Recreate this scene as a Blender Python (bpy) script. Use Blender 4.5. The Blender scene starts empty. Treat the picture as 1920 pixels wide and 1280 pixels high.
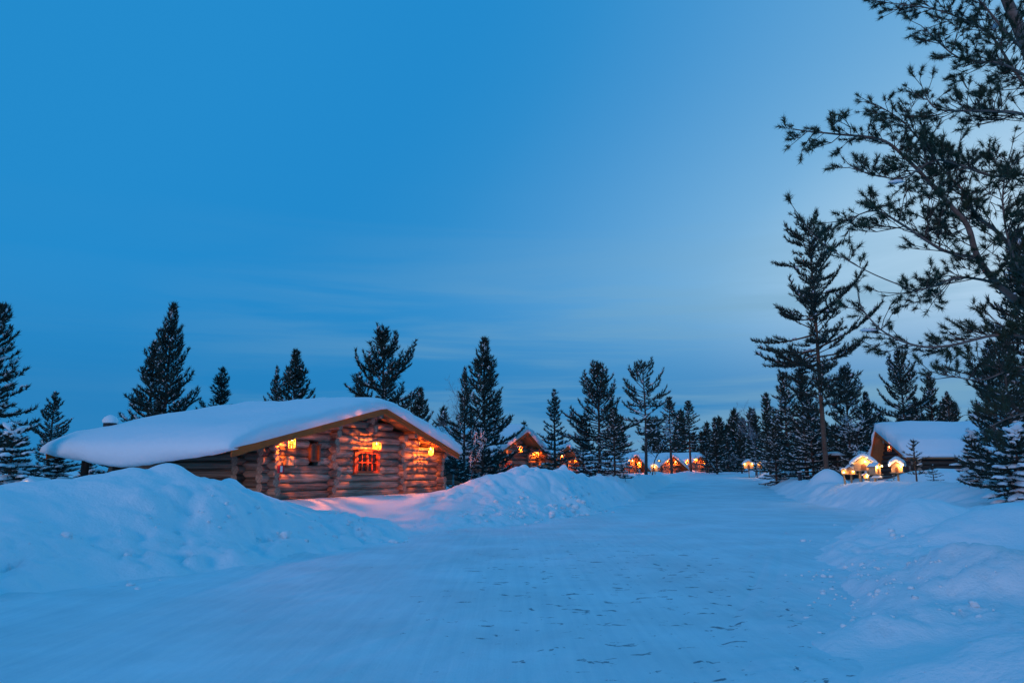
import bpy, math, random
import numpy as np
from mathutils import Vector, Matrix

# ------------------------------------------------------------------ camera, world, light
scene = bpy.context.scene
COL = scene.collection
PITCH = math.radians(9.97)
FPX = 1400.0                                  # focal length in pixels of the 1920 px wide photograph
CAMZ = 1.6
cam_d = bpy.data.cameras.new('camera')
cam_d.sensor_width = 36.0
cam_d.lens = FPX / 1920 * 36.0
cam_d.clip_start = 0.05
cam_d.clip_end = 6000
cam = bpy.data.objects.new('camera', cam_d)
cam.location = (0, 0, CAMZ)
cam.rotation_euler = (math.pi / 2 + PITCH, 0, 0)
COL.objects.link(cam)
scene.camera = cam

vs = scene.view_settings
vs.view_transform = 'Standard'
vs.look = 'None'
vs.exposure = 0.0
vs.gamma = 1.0
vs.use_curve_mapping = False
scene.render.engine = 'CYCLES'
scene.cycles.use_denoising = True
scene.cycles.max_bounces = 6
scene.cycles.diffuse_bounces = 3
scene.cycles.transparent_max_bounces = 6
scene.cycles.sample_clamp_indirect = 4.0
scene.cycles.caustics_reflective = False
scene.cycles.caustics_refractive = False

SUN_AZ = math.radians(50)                     # where the afterglow is, to the right of the view
world = bpy.data.worlds.new('World')
scene.world = world
world.use_nodes = True
def build_sky():
    nt = world.node_tree
    nt.nodes.clear()
    N, L = nt.nodes.new, nt.links.new
    out = N('ShaderNodeOutputWorld')
    bg = N('ShaderNodeBackground')
    bg.inputs['Strength'].default_value = 1.0
    L(bg.outputs[0], out.inputs[0])
    tc = N('ShaderNodeTexCoord')
    nrm = N('ShaderNodeVectorMath'); nrm.operation = 'NORMALIZE'
    L(tc.outputs['Generated'], nrm.inputs[0])
    sep = N('ShaderNodeSeparateXYZ'); L(nrm.outputs[0], sep.inputs[0])
    # brightness follows the azimuth towards the afterglow and falls off upwards
    flat = N('ShaderNodeVectorMath'); flat.operation = 'MULTIPLY'; flat.inputs[1].default_value = (1, 1, 0)
    L(nrm.outputs[0], flat.inputs[0])
    fn = N('ShaderNodeVectorMath'); fn.operation = 'NORMALIZE'; L(flat.outputs[0], fn.inputs[0])
    dot = N('ShaderNodeVectorMath'); dot.operation = 'DOT_PRODUCT'
    dot.inputs[1].default_value = (math.sin(SUN_AZ), math.cos(SUN_AZ), 0)
    L(fn.outputs[0], dot.inputs[0])
    fall = N('ShaderNodeMapRange'); fall.interpolation_type = 'SMOOTHSTEP'
    fall.inputs[1].default_value = .20; fall.inputs[2].default_value = .62; fall.inputs[3].default_value = .03; fall.inputs[4].default_value = -.18
    L(sep.outputs['Z'], fall.inputs[0])
    zen = N('ShaderNodeMapRange'); zen.interpolation_type = 'SMOOTHSTEP'
    zen.inputs[1].default_value = .58; zen.inputs[2].default_value = .96
    L(sep.outputs['Z'], zen.inputs[0])
    add = N('ShaderNodeMath'); add.operation = 'ADD'; L(dot.outputs['Value'], add.inputs[0]); L(fall.outputs[0], add.inputs[1])
    mz = N('ShaderNodeMix'); mz.data_type = 'FLOAT'; mz.inputs[3].default_value = .45
    L(zen.outputs[0], mz.inputs[0]); L(add.outputs[0], mz.inputs[2])
    mr = N('ShaderNodeMapRange'); mr.inputs[1].default_value = -1; mr.inputs[2].default_value = 1
    L(mz.outputs[0], mr.inputs[0])
    rp = N('ShaderNodeValToRGB')
    cr = rp.color_ramp
    stops = [(0.0, (.010, .235, .57)), (0.55, (.020, .265, .62)), (0.70, (.014, .245, .600)), (0.775, (.024, .262, .608)), (0.83, (.058, .300, .64)),
             (0.875, (.100, .35, .67)), (0.92, (.17, .425, .71)), (0.95, (.30, .54, .77)), (0.98, (.44, .65, .84)), (1.0, (.52, .72, .89))]
    cr.interpolation = 'B_SPLINE'
    cr.elements[0].position, cr.elements[0].color = stops[0][0], (*stops[0][1], 1)
    cr.elements[1].position, cr.elements[1].color = stops[-1][0], (*stops[-1][1], 1)
    for p, c in stops[1:-1]:
        e = cr.elements.new(p); e.color = (*c, 1)
    L(mr.outputs[0], rp.inputs[0])
    # the low cloud bank: a darker blue veil near the horizon
    mv = N('ShaderNodeMapRange'); mv.interpolation_type = 'SMOOTHSTEP'
    mv.inputs[1].default_value = 0.06; mv.inputs[2].default_value = 0.25
    mv.inputs[3].default_value = 0.90; mv.inputs[4].default_value = 0.0
    L(sep.outputs['Z'], mv.inputs[0])
    veil = N('ShaderNodeMix'); veil.data_type = 'RGBA'
    veil.inputs[7].default_value = (.020, .212, .505, 1)
    L(mv.outputs[0], veil.inputs[0]); L(rp.outputs[0], veil.inputs[6])
    # streaky cloud, stretched along the horizon
    mp = N('ShaderNodeMapping'); mp.inputs['Scale'].default_value = (1.0, 1.0, 12.0)
    mp.inputs['Rotation'].default_value = (0.0, math.radians(3), 0.0)
    L(nrm.outputs[0], mp.inputs[0])
    nz = N('ShaderNodeTexNoise'); nz.inputs['Scale'].default_value = 1.5
    nz.inputs['Detail'].default_value = 7; nz.inputs['Roughness'].default_value = .55; nz.inputs['Distortion'].default_value = .4
    L(mp.outputs[0], nz.inputs['Vector'])
    cm = N('ShaderNodeMapRange'); cm.interpolation_type = 'SMOOTHSTEP'
    cm.inputs[1].default_value = .44; cm.inputs[2].default_value = .66
    L(nz.outputs['Fac'], cm.inputs[0])
    ce = N('ShaderNodeMapRange'); ce.interpolation_type = 'SMOOTHSTEP'
    ce.inputs[1].default_value = .38; ce.inputs[2].default_value = .10
    ce.inputs[3].default_value = 0.0; ce.inputs[4].default_value = .8
    L(sep.outputs['Z'], ce.inputs[0])
    ca = N('ShaderNodeMapRange'); ca.inputs[1].default_value = .2; ca.inputs[2].default_value = .9
    ca.inputs[3].default_value = .06; ca.inputs[4].default_value = 1.0
    L(dot.outputs['Value'], ca.inputs[0])
    m1 = N('ShaderNodeMath'); m1.operation = 'MULTIPLY'; L(cm.outputs[0], m1.inputs[0]); L(ce.outputs[0], m1.inputs[1])
    m2 = N('ShaderNodeMath'); m2.operation = 'MULTIPLY'; L(m1.outputs[0], m2.inputs[0]); L(ca.outputs[0], m2.inputs[1])
    cl = N('ShaderNodeMix'); cl.data_type = 'RGBA'
    cl.inputs[7].default_value = (.19, .39, .56, 1)
    L(m2.outputs[0], cl.inputs[0]); L(veil.outputs[2], cl.inputs[6])
    L(cl.outputs[2], bg.inputs['Color'])
build_sky()

# added pink fill for camera-facing snow, from very low behind the camera
pink_fill_d = bpy.data.lights.new('pink_fill', 'SUN')
pink_fill_d.energy = 0.62
pink_fill_d.angle = math.radians(18)
pink_fill_d.color = (1.0, .66, .64)
pink_fill = bpy.data.objects.new('pink_fill', pink_fill_d)
pink_fill.rotation_euler = Vector((0.60, 1.0, -0.17)).to_track_quat('-Z', 'Y').to_euler()
COL.objects.link(pink_fill)

# ------------------------------------------------------------------ placing helpers
_f = Vector((0, math.cos(PITCH), math.sin(PITCH)))
_u = Vector((0, -math.sin(PITCH), math.cos(PITCH)))
def at(px, py, Y):
    """world point seen at photograph pixel (px, py) at distance Y ahead"""
    d = _f + Vector(((px - 960) / FPX, 0, 0)) - _u * ((py - 640) / FPX)
    k = Y / d.y
    return Vector((d.x * k, Y, CAMZ + d.z * k))
def gr(px, py, z=0.0):
    d = _f + Vector(((px - 960) / FPX, 0, 0)) - _u * ((py - 640) / FPX)
    k = (z - CAMZ) / d.z
    return Vector((d.x * k, d.y * k, z))

# ------------------------------------------------------------------ numpy noise
def _hash(ix, iy, seed):
    h = (ix.astype(np.int64) * 374761393 + iy.astype(np.int64) * 668265263 + seed * 974634777) & 0xffffffff
    h = ((h ^ (h >> 13)) * 1274126177) & 0xffffffff
    h = h ^ (h >> 16)
    return (h & 0xffff) / 65535.0
def vnoise(x, y, seed=0):
    ix, iy = np.floor(x), np.floor(y)
    fx, fy = x - ix, y - iy
    fx = fx * fx * fx * (fx * (fx * 6 - 15) + 10); fy = fy * fy * fy * (fy * (fy * 6 - 15) + 10)
    a = _hash(ix, iy, seed); b = _hash(ix + 1, iy, seed); c = _hash(ix, iy + 1, seed); d = _hash(ix + 1, iy + 1, seed)
    return (a + (b - a) * fx + (c - a) * fy + (a - b - c + d) * fx * fy) * 2 - 1
def fbm(x, y, seed=0, oct=4, gain=.5):
    s = np.zeros_like(x); a = 1.0; t = 0
    for o in range(oct):
        s += a * vnoise(x * 2 ** o + 13.7 * o, y * 2 ** o - 7.3 * o, seed + o); t += a; a *= gain
    return s / t
def lumps(x, y, seed=0):
    """rounded clods: 1 at a clod's centre, 0 between clods"""
    ix, iy = np.floor(x), np.floor(y)
    best = np.full_like(x, 9.0)
    for dx in (-1, 0, 1):
        for dy in (-1, 0, 1):
            cx, cy = ix + dx, iy + dy
            px = cx + .15 + .7 * _hash(cx, cy, seed); py = cy + .15 + .7 * _hash(cx, cy, seed + 5)
            r = .35 + .65 * _hash(cx, cy, seed + 9)
            best = np.minimum(best, ((x - px) ** 2 + (y - py) ** 2) / (r * r))
    return np.sqrt(np.clip(1 - best, 0, 1))
def sstep(a, b, x):
    t = np.clip((x - a) / (b - a), 0, 1)
    return t * t * (3 - 2 * t)

# ------------------------------------------------------------------ mesh helpers
def obj(name, me, parent=None, mat=None, **props):
    o = bpy.data.objects.new(name, me)
    COL.objects.link(o)
    if mat is not None and me is not None and not me.materials:
        me.materials.append(mat)
    if parent is not None:
        o.parent = parent
    for k, v in props.items():
        o[k] = v
    return o
def empty(name, loc=(0, 0, 0), rz=0.0, label=None, category=None, group=None):
    o = bpy.data.objects.new(name, None)
    o.empty_display_size = .2
    o.location = loc
    o.rotation_euler = (0, 0, rz)
    COL.objects.link(o)
    if label: o['label'] = label
    if category: o['category'] = category
    if group: o['group'] = group
    return o
def np_mesh(name, v, faces, mats=(), smooth=False, mat_idx=None):
    """faces: list of (m,k) index arrays"""
    me = bpy.data.meshes.new(name)
    v = np.asarray(v, dtype=np.float32)
    me.vertices.add(len(v)); me.vertices.foreach_set('co', v.ravel())
    tot = sum(f.size for f in faces); nf = sum(len(f) for f in faces)
    me.loops.add(tot)
    me.loops.foreach_set('vertex_index', np.concatenate([f.ravel() for f in faces]).astype(np.int32))
    me.polygons.add(nf)
    starts = []; s = 0
    for f in faces:
        k = f.shape[1]
        starts.append(np.arange(len(f)) * k + s); s += f.size
    me.polygons.foreach_set('loop_start', np.concatenate(starts).astype(np.int32))
    if smooth:
        me.polygons.foreach_set('use_smooth', np.ones(nf, dtype=bool))
    if mat_idx is not None:
        me.polygons.foreach_set('material_index', np.asarray(mat_idx, dtype=np.int32))
    for m in mats: me.materials.append(m)
    me.update(calc_edges=True)
    me.validate()
    return me
class MB:
    def __init__(self): self.v = []; self.f = []; self.mi = []; self.sm = []
    def add(self, vs, fs, mi=0, sm=False):
        b = len(self.v)
        self.v += [tuple(p) for p in vs]
        for f in fs:
            self.f.append([b + i for i in f]); self.mi.append(mi); self.sm.append(sm)
        return self
    def box(self, c, s, rz=0.0, mi=0, rx=0.0, ry=0.0):
        M = Matrix.Rotation(rz, 3, 'Z') @ Matrix.Rotation(ry, 3, 'Y') @ Matrix.Rotation(rx, 3, 'X')
        vs = []
        for x in (-.5, .5):
            for y in (-.5, .5):
                for z in (-.5, .5):
                    vs.append(Vector(c) + M @ Vector((x * s[0], y * s[1], z * s[2])))
        return self.add(vs, [(0, 1, 3, 2), (4, 6, 7, 5), (0, 4, 5, 1), (2, 3, 7, 6), (0, 2, 6, 4), (1, 5, 7, 3)], mi)
    def tube(self, pts, rad, n=8, caps=True, mi=0, capmi=None, sm=True):
        pts = [Vector(p) for p in pts]
        if not hasattr(rad, '__len__'): rad = [rad] * len(pts)
        vs = []; fs = []
        up = None
        for i, p in enumerate(pts):
            t = (pts[min(i + 1, len(pts) - 1)] - pts[max(i - 1, 0)]).normalized()
            if up is None:
                up = Vector((0, 0, 1)) if abs(t.z) < .9 else Vector((1, 0, 0))
            a = t.cross(up).normalized(); b = a.cross(t).normalized(); up = b
            for k in range(n):
                w = 2 * math.pi * k / n
                vs.append(p + a * math.cos(w) * rad[i] + b * math.sin(w) * rad[i])
        for i in range(len(pts) - 1):
            for k in range(n):
                k2 = (k + 1) % n
                fs.append((i * n + k, i * n + k2, (i + 1) * n + k2, (i + 1) * n + k))
        self.add(vs, fs, mi, sm)
        if caps:
            b = len(self.v) - len(vs)
            m2 = mi if capmi is None else capmi
            self.f.append([b + k for k in range(n)][::-1]); self.mi.append(m2); self.sm.append(False)
            e = b + (len(pts) - 1) * n
            self.f.append([e + k for k in range(n)]); self.mi.append(m2); self.sm.append(False)
        return self
    def prism(self, poly, y0, y1, mi=0, plane='xz'):
        n = len(poly)
        if plane == 'xz':
            vs = [(p[0], y0, p[1]) for p in poly] + [(p[0], y1, p[1]) for p in poly]
        else:
            vs = [(p[0], p[1], y0) for p in poly] + [(p[0], p[1], y1) for p in poly]
        fs = [tuple(range(n)), tuple(range(2 * n - 1, n - 1, -1))]
        fs += [(k, n + k, n + (k + 1) % n, (k + 1) % n) for k in range(n)]
        return self.add(vs, fs, mi)
    def mesh(self, name, mats):
        me = bpy.data.meshes.new(name)
        me.from_pydata(self.v, [], self.f)
        me.polygons.foreach_set('material_index', self.mi)
        me.polygons.foreach_set('use_smooth', self.sm)
        for m in (mats if isinstance(mats, (list, tuple)) else [mats]): me.materials.append(m)
        me.update()
        return me
    def build(self, name, mats, parent=None, **props):
        return obj(name, self.mesh(name, mats), parent, **props)

# ------------------------------------------------------------------ materials
def new_mat(name):
    m = bpy.data.materials.new(name); m.use_nodes = True
    nt = m.node_tree
    return m, nt, nt.nodes['Principled BSDF']
def simple(name, col, rough=.7, var=.25, scale=8.0, metallic=0.0, bump=0.0):
    m, nt, b = new_mat(name)
    tc = nt.nodes.new('ShaderNodeTexCoord'); nz = nt.nodes.new('ShaderNodeTexNoise')
    nz.inputs['Scale'].default_value = scale; nz.inputs['Detail'].default_value = 4
    nt.links.new(tc.outputs['Object'], nz.inputs['Vector'])
    rp = nt.nodes.new('ShaderNodeValToRGB')
    rp.color_ramp.elements[0].position = .3; rp.color_ramp.elements[1].position = .7
    rp.color_ramp.elements[0].color = (*[c * (1 - var) for c in col], 1)
    rp.color_ramp.elements[1].color = (*[min(1, c * (1 + var)) for c in col], 1)
    nt.links.new(nz.outputs['Fac'], rp.inputs[0]); nt.links.new(rp.outputs[0], b.inputs['Base Color'])
    b.inputs['Roughness'].default_value = rough; b.inputs['Metallic'].default_value = metallic
    if bump:
        bp = nt.nodes.new('ShaderNodeBump'); bp.inputs['Strength'].default_value = bump; bp.inputs['Distance'].default_value = .02
        nt.links.new(nz.outputs['Fac'], bp.inputs['Height']); nt.links.new(bp.outputs[0], b.inputs['Normal'])
    return m
def emissive(name, col, strength):
    m, nt, b = new_mat(name)
    b.inputs['Base Color'].default_value = (*col, 1)
    b.inputs['Emission Color'].default_value = (*col, 1)
    b.inputs['Emission Strength'].default_value = strength
    return m
def snow_mat(name, road=False):
    m, nt, b = new_mat(name)
    N, L = nt.nodes.new, nt.links.new
    tc = N('ShaderNodeTexCoord')
    n1 = N('ShaderNodeTexNoise'); n1.inputs['Scale'].default_value = 14; n1.inputs['Detail'].default_value = 6; n1.inputs['Roughness'].default_value = .65
    L(tc.outputs['Object'], n1.inputs['Vector'])
    n3 = N('ShaderNodeTexNoise'); n3.inputs['Scale'].default_value = 3.2; n3.inputs['Detail'].default_value = 5; n3.inputs['Roughness'].default_value = .6
    L(tc.outputs['Object'], n3.inputs['Vector'])
    b3 = N('ShaderNodeBump'); b3.inputs['Strength'].default_value = .0 if road else .35; b3.inputs['Distance'].default_value = .12
    L(n3.outputs['Fac'], b3.inputs['Height'])
    bp = N('ShaderNodeBump'); bp.inputs['Strength'].default_value = .45; bp.inputs['Distance'].default_value = .04
    L(n1.outputs['Fac'], bp.inputs['Height']); L(b3.outputs[0], bp.inputs['Normal'])
    b.inputs['Roughness'].default_value = .75
    b.inputs['Specular IOR Level'].default_value = .25
    col = (.85, .93, .96)
    if not road:
        b.inputs['Base Color'].default_value = (*col, 1)
        L(bp.outputs[0], b.inputs['Normal'])
        return m
    # packed road snow: plough streaks along the road, bare icy spots
    mp = N('ShaderNodeMapping'); mp.inputs['Rotation'].default_value = (0, 0, math.radians(22)); mp.inputs['Scale'].default_value = (5.5, .16, 1)
    L(tc.outputs['Object'], mp.inputs[0])
    ns = N('ShaderNodeTexNoise'); ns.inputs['Scale'].default_value = 1.6; ns.inputs['Detail'].default_value = 8; ns.inputs['Roughness'].default_value = .6
    L(mp.outputs[0], ns.inputs['Vector'])
    rs = N('ShaderNodeValToRGB')
    rs.color_ramp.elements[0].position = .34; rs.color_ramp.elements[0].color = (.66, .83, .89, 1)
    rs.color_ramp.elements[1].position = .62; rs.color_ramp.elements[1].color = (.76, .90, .94, 1)
    L(ns.outputs['Fac'], rs.inputs[0])
    # ice spots
    mi = N('ShaderNodeMapping'); mi.inputs['Scale'].default_value = (3.0, 4.6, 1); mi.inputs['Rotation'].default_value = (0, 0, math.radians(10))
    L(tc.outputs['Object'], mi.inputs[0])
    ni = N('ShaderNodeTexNoise'); ni.inputs['Scale'].default_value = 1.1; ni.inputs['Detail'].default_value = 5; ni.inputs['Roughness'].default_value = .62; ni.inputs['Distortion'].default_value = .6
    L(mi.outputs[0], ni.inputs['Vector'])
    # bare spots gather where the wheels turn, a few metres ahead
    zo = N('ShaderNodeVectorMath'); zo.operation = 'SUBTRACT'; zo.inputs[1].default_value = (1.6, 11.0, 0)
    L(tc.outputs['Object'], zo.inputs[0])
    zs = N('ShaderNodeVectorMath'); zs.operation = 'MULTIPLY'; zs.inputs[1].default_value = (1 / 3.6, 1 / 9.5, 0)
    L(zo.outputs[0], zs.inputs[0])
    zl = N('ShaderNodeVectorMath'); zl.operation = 'LENGTH'; L(zs.outputs[0], zl.inputs[0])
    zm = N('ShaderNodeMapRange'); zm.interpolation_type = 'SMOOTHSTEP'; zm.inputs[1].default_value = .3; zm.inputs[2].default_value = 1.5
    zm.inputs[3].default_value = .30; zm.inputs[4].default_value = .18
    L(zl.outputs['Value'], zm.inputs[0])
    ad = N('ShaderNodeMath'); ad.operation = 'ADD'
    L(zm.outputs[0], ad.inputs[0]); L(ni.outputs['Fac'], ad.inputs[1])
    ri = N('ShaderNodeMapRange'); ri.interpolation_type = 'SMOOTHSTEP'; ri.inputs[1].default_value = .905; ri.inputs[2].default_value = .95
    L(ad.outputs[0], ri.inputs[0])
    mx = N('ShaderNodeMix'); mx.data_type = 'RGBA'
    mx.inputs[7].default_value = (.20, .28, .33, 1)
    L(ri.outputs[0], mx.inputs[0]); L(rs.outputs[0], mx.inputs[6])
    nb = N('ShaderNodeTexNoise'); nb.inputs['Scale'].default_value = .55; nb.inputs['Detail'].default_value = 6; nb.inputs['Roughness'].default_value = .6
    L(tc.outputs['Object'], nb.inputs['Vector'])
    rb = N('ShaderNodeMapRange'); rb.inputs[1].default_value = .3; rb.inputs[2].default_value = .7; rb.inputs[3].default_value = .86; rb.inputs[4].default_value = 1.08
    L(nb.outputs['Fac'], rb.inputs[0])
    mb = N('ShaderNodeMix'); mb.data_type = 'RGBA'; mb.blend_type = 'MULTIPLY'; mb.inputs[0].default_value = 1
    L(mx.outputs[2], mb.inputs[6]); L(rb.outputs[0], mb.inputs[7])
    L(mb.outputs[2], b.inputs['Base Color'])
    b2 = N('ShaderNodeBump'); b2.inputs['Strength'].default_value = .3; b2.inputs['Distance'].default_value = .03
    L(ns.outputs['Fac'], b2.inputs['Height']); L(bp.outputs[0], b2.inputs['Normal'])
    bp.inputs['Strength'].default_value = .3
    L(b2.outputs[0], b.inputs['Normal'])
    return m
def log_mat(name, c1, c2, c3):
    m, nt, b = new_mat(name)
    N, L = nt.nodes.new, nt.links.new
    tc = N('ShaderNodeTexCoord'); oi = N('ShaderNodeObjectInfo')
    sc = N('ShaderNodeVectorMath'); sc.operation = 'MULTIPLY_ADD'
    sc.inputs[1].default_value = (3.0, 1.6, 1.6)
    cb = N('ShaderNodeCombineXYZ')
    mu = N('ShaderNodeMath'); mu.operation = 'MULTIPLY'; mu.inputs[1].default_value = 40
    L(oi.outputs['Random'], mu.inputs[0])
    for k in range(3): L(mu.outputs[0], cb.inputs[k])
    L(tc.outputs['Object'], sc.inputs[0]); L(cb.outputs[0], sc.inputs[2])
    nz = N('ShaderNodeTexNoise'); nz.inputs['Scale'].default_value = 1.3; nz.inputs['Detail'].default_value = 8; nz.inputs['Roughness'].default_value = .68
    L(sc.outputs[0], nz.inputs['Vector'])
    rp = N('ShaderNodeValToRGB'); cr = rp.color_ramp
    cr.elements[0].position = .30; cr.elements[0].color = (*c1, 1)
    cr.elements[1].position = .72; cr.elements[1].color = (*c3, 1)
    e = cr.elements.new(.5); e.color = (*c2, 1)
    L(nz.outputs['Fac'], rp.inputs[0])
    # whole logs differ in tone
    hv = N('ShaderNodeHueSaturation')
    mr = N('ShaderNodeMapRange'); mr.inputs[3].default_value = .35; mr.inputs[4].default_value = 1.25
    L(oi.outputs['Random'], mr.inputs[0]); L(mr.outputs[0], hv.inputs['Value']); L(rp.outputs[0], hv.inputs['Color'])
    # long drying cracks
    s2 = N('ShaderNodeVectorMath'); s2.operation = 'MULTIPLY_ADD'; s2.inputs[1].default_value = (1.5, 7, 7)
    L(tc.outputs['Object'], s2.inputs[0]); L(cb.outputs[0], s2.inputs[2])
    n2 = N('ShaderNodeTexNoise'); n2.inputs['Scale'].default_value = 1.0; n2.inputs['Detail'].default_value = 3
    L(s2.outputs[0], n2.inputs['Vector'])
    ck = N('ShaderNodeMapRange'); ck.inputs[1].default_value = .35; ck.inputs[2].default_value = .44; ck.inputs[3].default_value = .35; ck.inputs[4].default_value = 1.0
    L(n2.outputs['Fac'], ck.inputs[0])
    mx = N('ShaderNodeMix'); mx.data_type = 'RGBA'; mx.blend_type = 'MULTIPLY'; mx.inputs[0].default_value = 1.0
    L(hv.outputs[0], mx.inputs[6]); L(ck.outputs[0], mx.inputs[7])
    L(mx.outputs[2], b.inputs['Base Color'])
    bp = N('ShaderNodeBump'); bp.inputs['Strength'].default_value = .6; bp.inputs['Distance'].default_value = .02
    L(n2.outputs['Fac'], bp.inputs['Height']); L(bp.outputs[0], b.inputs['Normal'])
    b.inputs['Roughness'].default_value = .8
    return m
def wood_mat(name, c1, c2, scale=(2, 14, 14), rough=.65):
    m, nt, b = new_mat(name)
    N, L = nt.nodes.new, nt.links.new
    tc = N('ShaderNodeTexCoord'); mp = N('ShaderNodeMapping'); mp.inputs['Scale'].default_value = scale
    L(tc.outputs['Object'], mp.inputs[0])
    nz = N('ShaderNodeTexNoise'); nz.inputs['Scale'].default_value = 1.5; nz.inputs['Detail'].default_value = 6
    L(mp.outputs[0], nz.inputs['Vector'])
    rp = N('ShaderNodeValToRGB')
    rp.color_ramp.elements[0].position = .3; rp.color_ramp.elements[0].color = (*c1, 1)
    rp.color_ramp.elements[1].position = .7; rp.color_ramp.elements[1].color = (*c2, 1)
    L(nz.outputs['Fac'], rp.inputs[0]); L(rp.outputs[0], b.inputs['Base Color'])
    bp = N('ShaderNodeBump'); bp.inputs['Strength'].default_value = .4; bp.inputs['Distance'].default_value = .01
    L(nz.outputs['Fac'], bp.inputs['Height']); L(bp.outputs[0], b.inputs['Normal'])
    b.inputs['Roughness'].default_value = rough
    return m
M = {}
M['snow'] = snow_mat('snow')
M['road'] = snow_mat('packed_snow', True)
M['log'] = log_mat('weathered_log', (.085, .046, .030), (.36, .25, .185), (.58, .45, .37))
M['log_end'] = simple('log_end_grain', (.29, .21, .155), .85, .35, 2.2, bump=.3)
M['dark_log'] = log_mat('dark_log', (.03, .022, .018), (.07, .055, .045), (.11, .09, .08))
M['fascia'] = wood_mat('ochre_fascia', (.42, .072, .002), (.60, .115, .004))
M['soffit'] = wood_mat('soffit_boards', (.22, .10, .04), (.38, .18, .07))
M['frame'] = wood_mat('red_brown_frame', (.40, .055, .015), (.58, .10, .025))
M['dark_wood'] = wood_mat('dark_brown_wood', (.08, .035, .02), (.14, .06, .03))
M['pale_wood'] = wood_mat('pale_wood', (.36, .24, .13), (.52, .37, .22))
M['interior'] = simple('room_dark', (.05, .03, .02))
M['curtain'] = simple('curtain_cloth', (.20, .12, .08), .9)
M['basket'] = wood_mat('wicker', (.30, .15, .05), (.48, .27, .10))
M['iron'] = simple('black_iron', (.02, .02, .022), .5)
M['red'] = simple('red_paint', (.45, .015, .02), .35, .1)
M['white'] = simple('white_paint', (.75, .74, .72), .5, .05)
M['bulb'] = emissive('lit_bulb', (1.0, .62, .20), 14.0)
M['bulb_far'] = emissive('lit_bulb_far', (1.0, .50, .14), 7.0)
M['bulb_white'] = emissive('lit_bulb_pale', (1.0, .74, .36), 12.0)
M['bark'] = simple('pine_bark', (.075, .05, .04), .9, .5, 6.0, bump=.6)
M['bark_pine'] = simple('orange_pine_bark', (.12, .065, .042), .9, .4, 5.0, bump=.6)
M['bark_near'] = simple('pale_pine_bark', (.17, .125, .105), .9, .4, 7.0, bump=.6)
M['bark_pale'] = simple('frosted_bark', (.26, .27, .29), .9, .4, 6.0)
M['needle'] = simple('needles', (.018, .034, .024), .7, .45, 2.0)
M['needle_near'] = simple('near_needles', (.030, .052, .026), .6, .5, 2.5)
def glass_mat():
    m, nt, b = new_mat('window_glass')
    b.inputs['Base Color'].default_value = (.02, .022, .025, 1)
    b.inputs['Roughness'].default_value = .06
    b.inputs['Alpha'].default_value = .45
    return m
M['glass'] = glass_mat()

# ------------------------------------------------------------------ snow ground
def gpts(lst): return np.array([[*gr(px, py).xy] for px, py in lst])
LE = gpts([(-700, 1500), (-150, 1150), (0, 1117), (250, 1090), (560, 1040), (750, 1010), (860, 993), (960, 982), (1110, 962), (1185, 942), (1240, 925), (1290, 912), (1318, 904), (1340, 898)])
RE = gpts([(1750, 1500), (1640, 1280), (1600, 1150), (1580, 1075), (1562, 1030), (1578, 1000), (1630, 985), (1655, 968), (1590, 956), (1510, 944), (1455, 930), (1425, 917), (1395, 906), (1380, 899), (1374, 896)])
def interp_edge(E, y):
    o = np.argsort(E[:, 1]); e = E[o]
    r = np.interp(y, e[:, 1], e[:, 0])
    s = (e[-1, 0] - e[-2, 0]) / (e[-1, 1] - e[-2, 1])
    return np.where(y > e[-1, 1], e[-1, 0] + s * (y - e[-1, 1]), r)
def ridge(X, Y, pts, wl, wr, pw=2.0):
    out = np.zeros_like(X)
    P = np.array(pts)
    for i in range(len(P) - 1):
        ax, ay, ah = P[i]; bx, by, bh = P[i + 1]
        dx, dy = bx - ax, by - ay
        l2 = dx * dx + dy * dy
        t = np.clip(((X - ax) * dx + (Y - ay) * dy) / l2, 0, 1)
        ex, ey = X - (ax + t * dx), Y - (ay + t * dy)
        side = dx * (Y - ay) - dy * (X - ax)           # >0: left of the line
        d = np.sqrt(ex * ex + ey * ey)
        w = np.where(side > 0, wl, wr)
        out = np.maximum(out, (ah + (bh - ah) * t) * np.exp(-(d / w) ** pw))
    return out
def crest(lst): return [(*(p := at(px, py, Y)).xy, max(p.z, .05)) for px, py, Y in lst]
R_NEAR = crest([(-500, 960, 9.5), (-150, 935, 11.8), (0, 914, 13), (120, 899, 14), (200, 889, 14.6), (250, 885, 15.0), (320, 892, 15.4), (358, 908, 15.7), (385, 922, 16.0), (430, 925, 16.5),
                (480, 935, 17.0), (530, 958, 17.6), (590, 984, 18.4), (660, 1001, 18.8), (745, 1009, 19.2)])
R_LEFT = crest([(800, 950, 26), (850, 936, 26.8), (890, 917, 28), (940, 896, 29.5), (990, 880, 31), (1030, 886, 32.5), (1065, 889, 34), (1100, 890, 36), (1140, 895, 40),
                (1180, 895, 46), (1235, 886, 62), (1275, 887, 84), (1300, 880, 110), (1318, 875, 130)])
R_RIGHT = crest([(2200, 908, 22), (1920, 908, 27), (1840, 907, 28.5), (1760, 904, 31), (1700, 903, 33), (1650, 905, 35), (1600, 908, 38), (1560, 908, 42.5), (1510, 903, 49), (1460, 893, 66), (1425, 880, 90), (1395, 872, 118)])
R_YARD = crest([(1725, 882, 40), (1780, 878, 40), (1850, 877, 40), (1930, 880, 39), (2100, 880, 38)])
def heap(X, Y, px, py, D, rx, ry, rot=0.0, h=None):
    p = at(px, py, D)
    c, s = math.cos(rot), math.sin(rot)
    x, y = X - p.x, Y - p.y
    return (p.z if h is None else h) * np.exp(-(((x * c + y * s) / rx) ** 2 + ((-x * s + y * c) / ry) ** 2))
def smax(a, b, k=.15):
    h = np.maximum(k - np.abs(a - b), 0) / k
    return np.maximum(a, b) + h * h * k * .25
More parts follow.
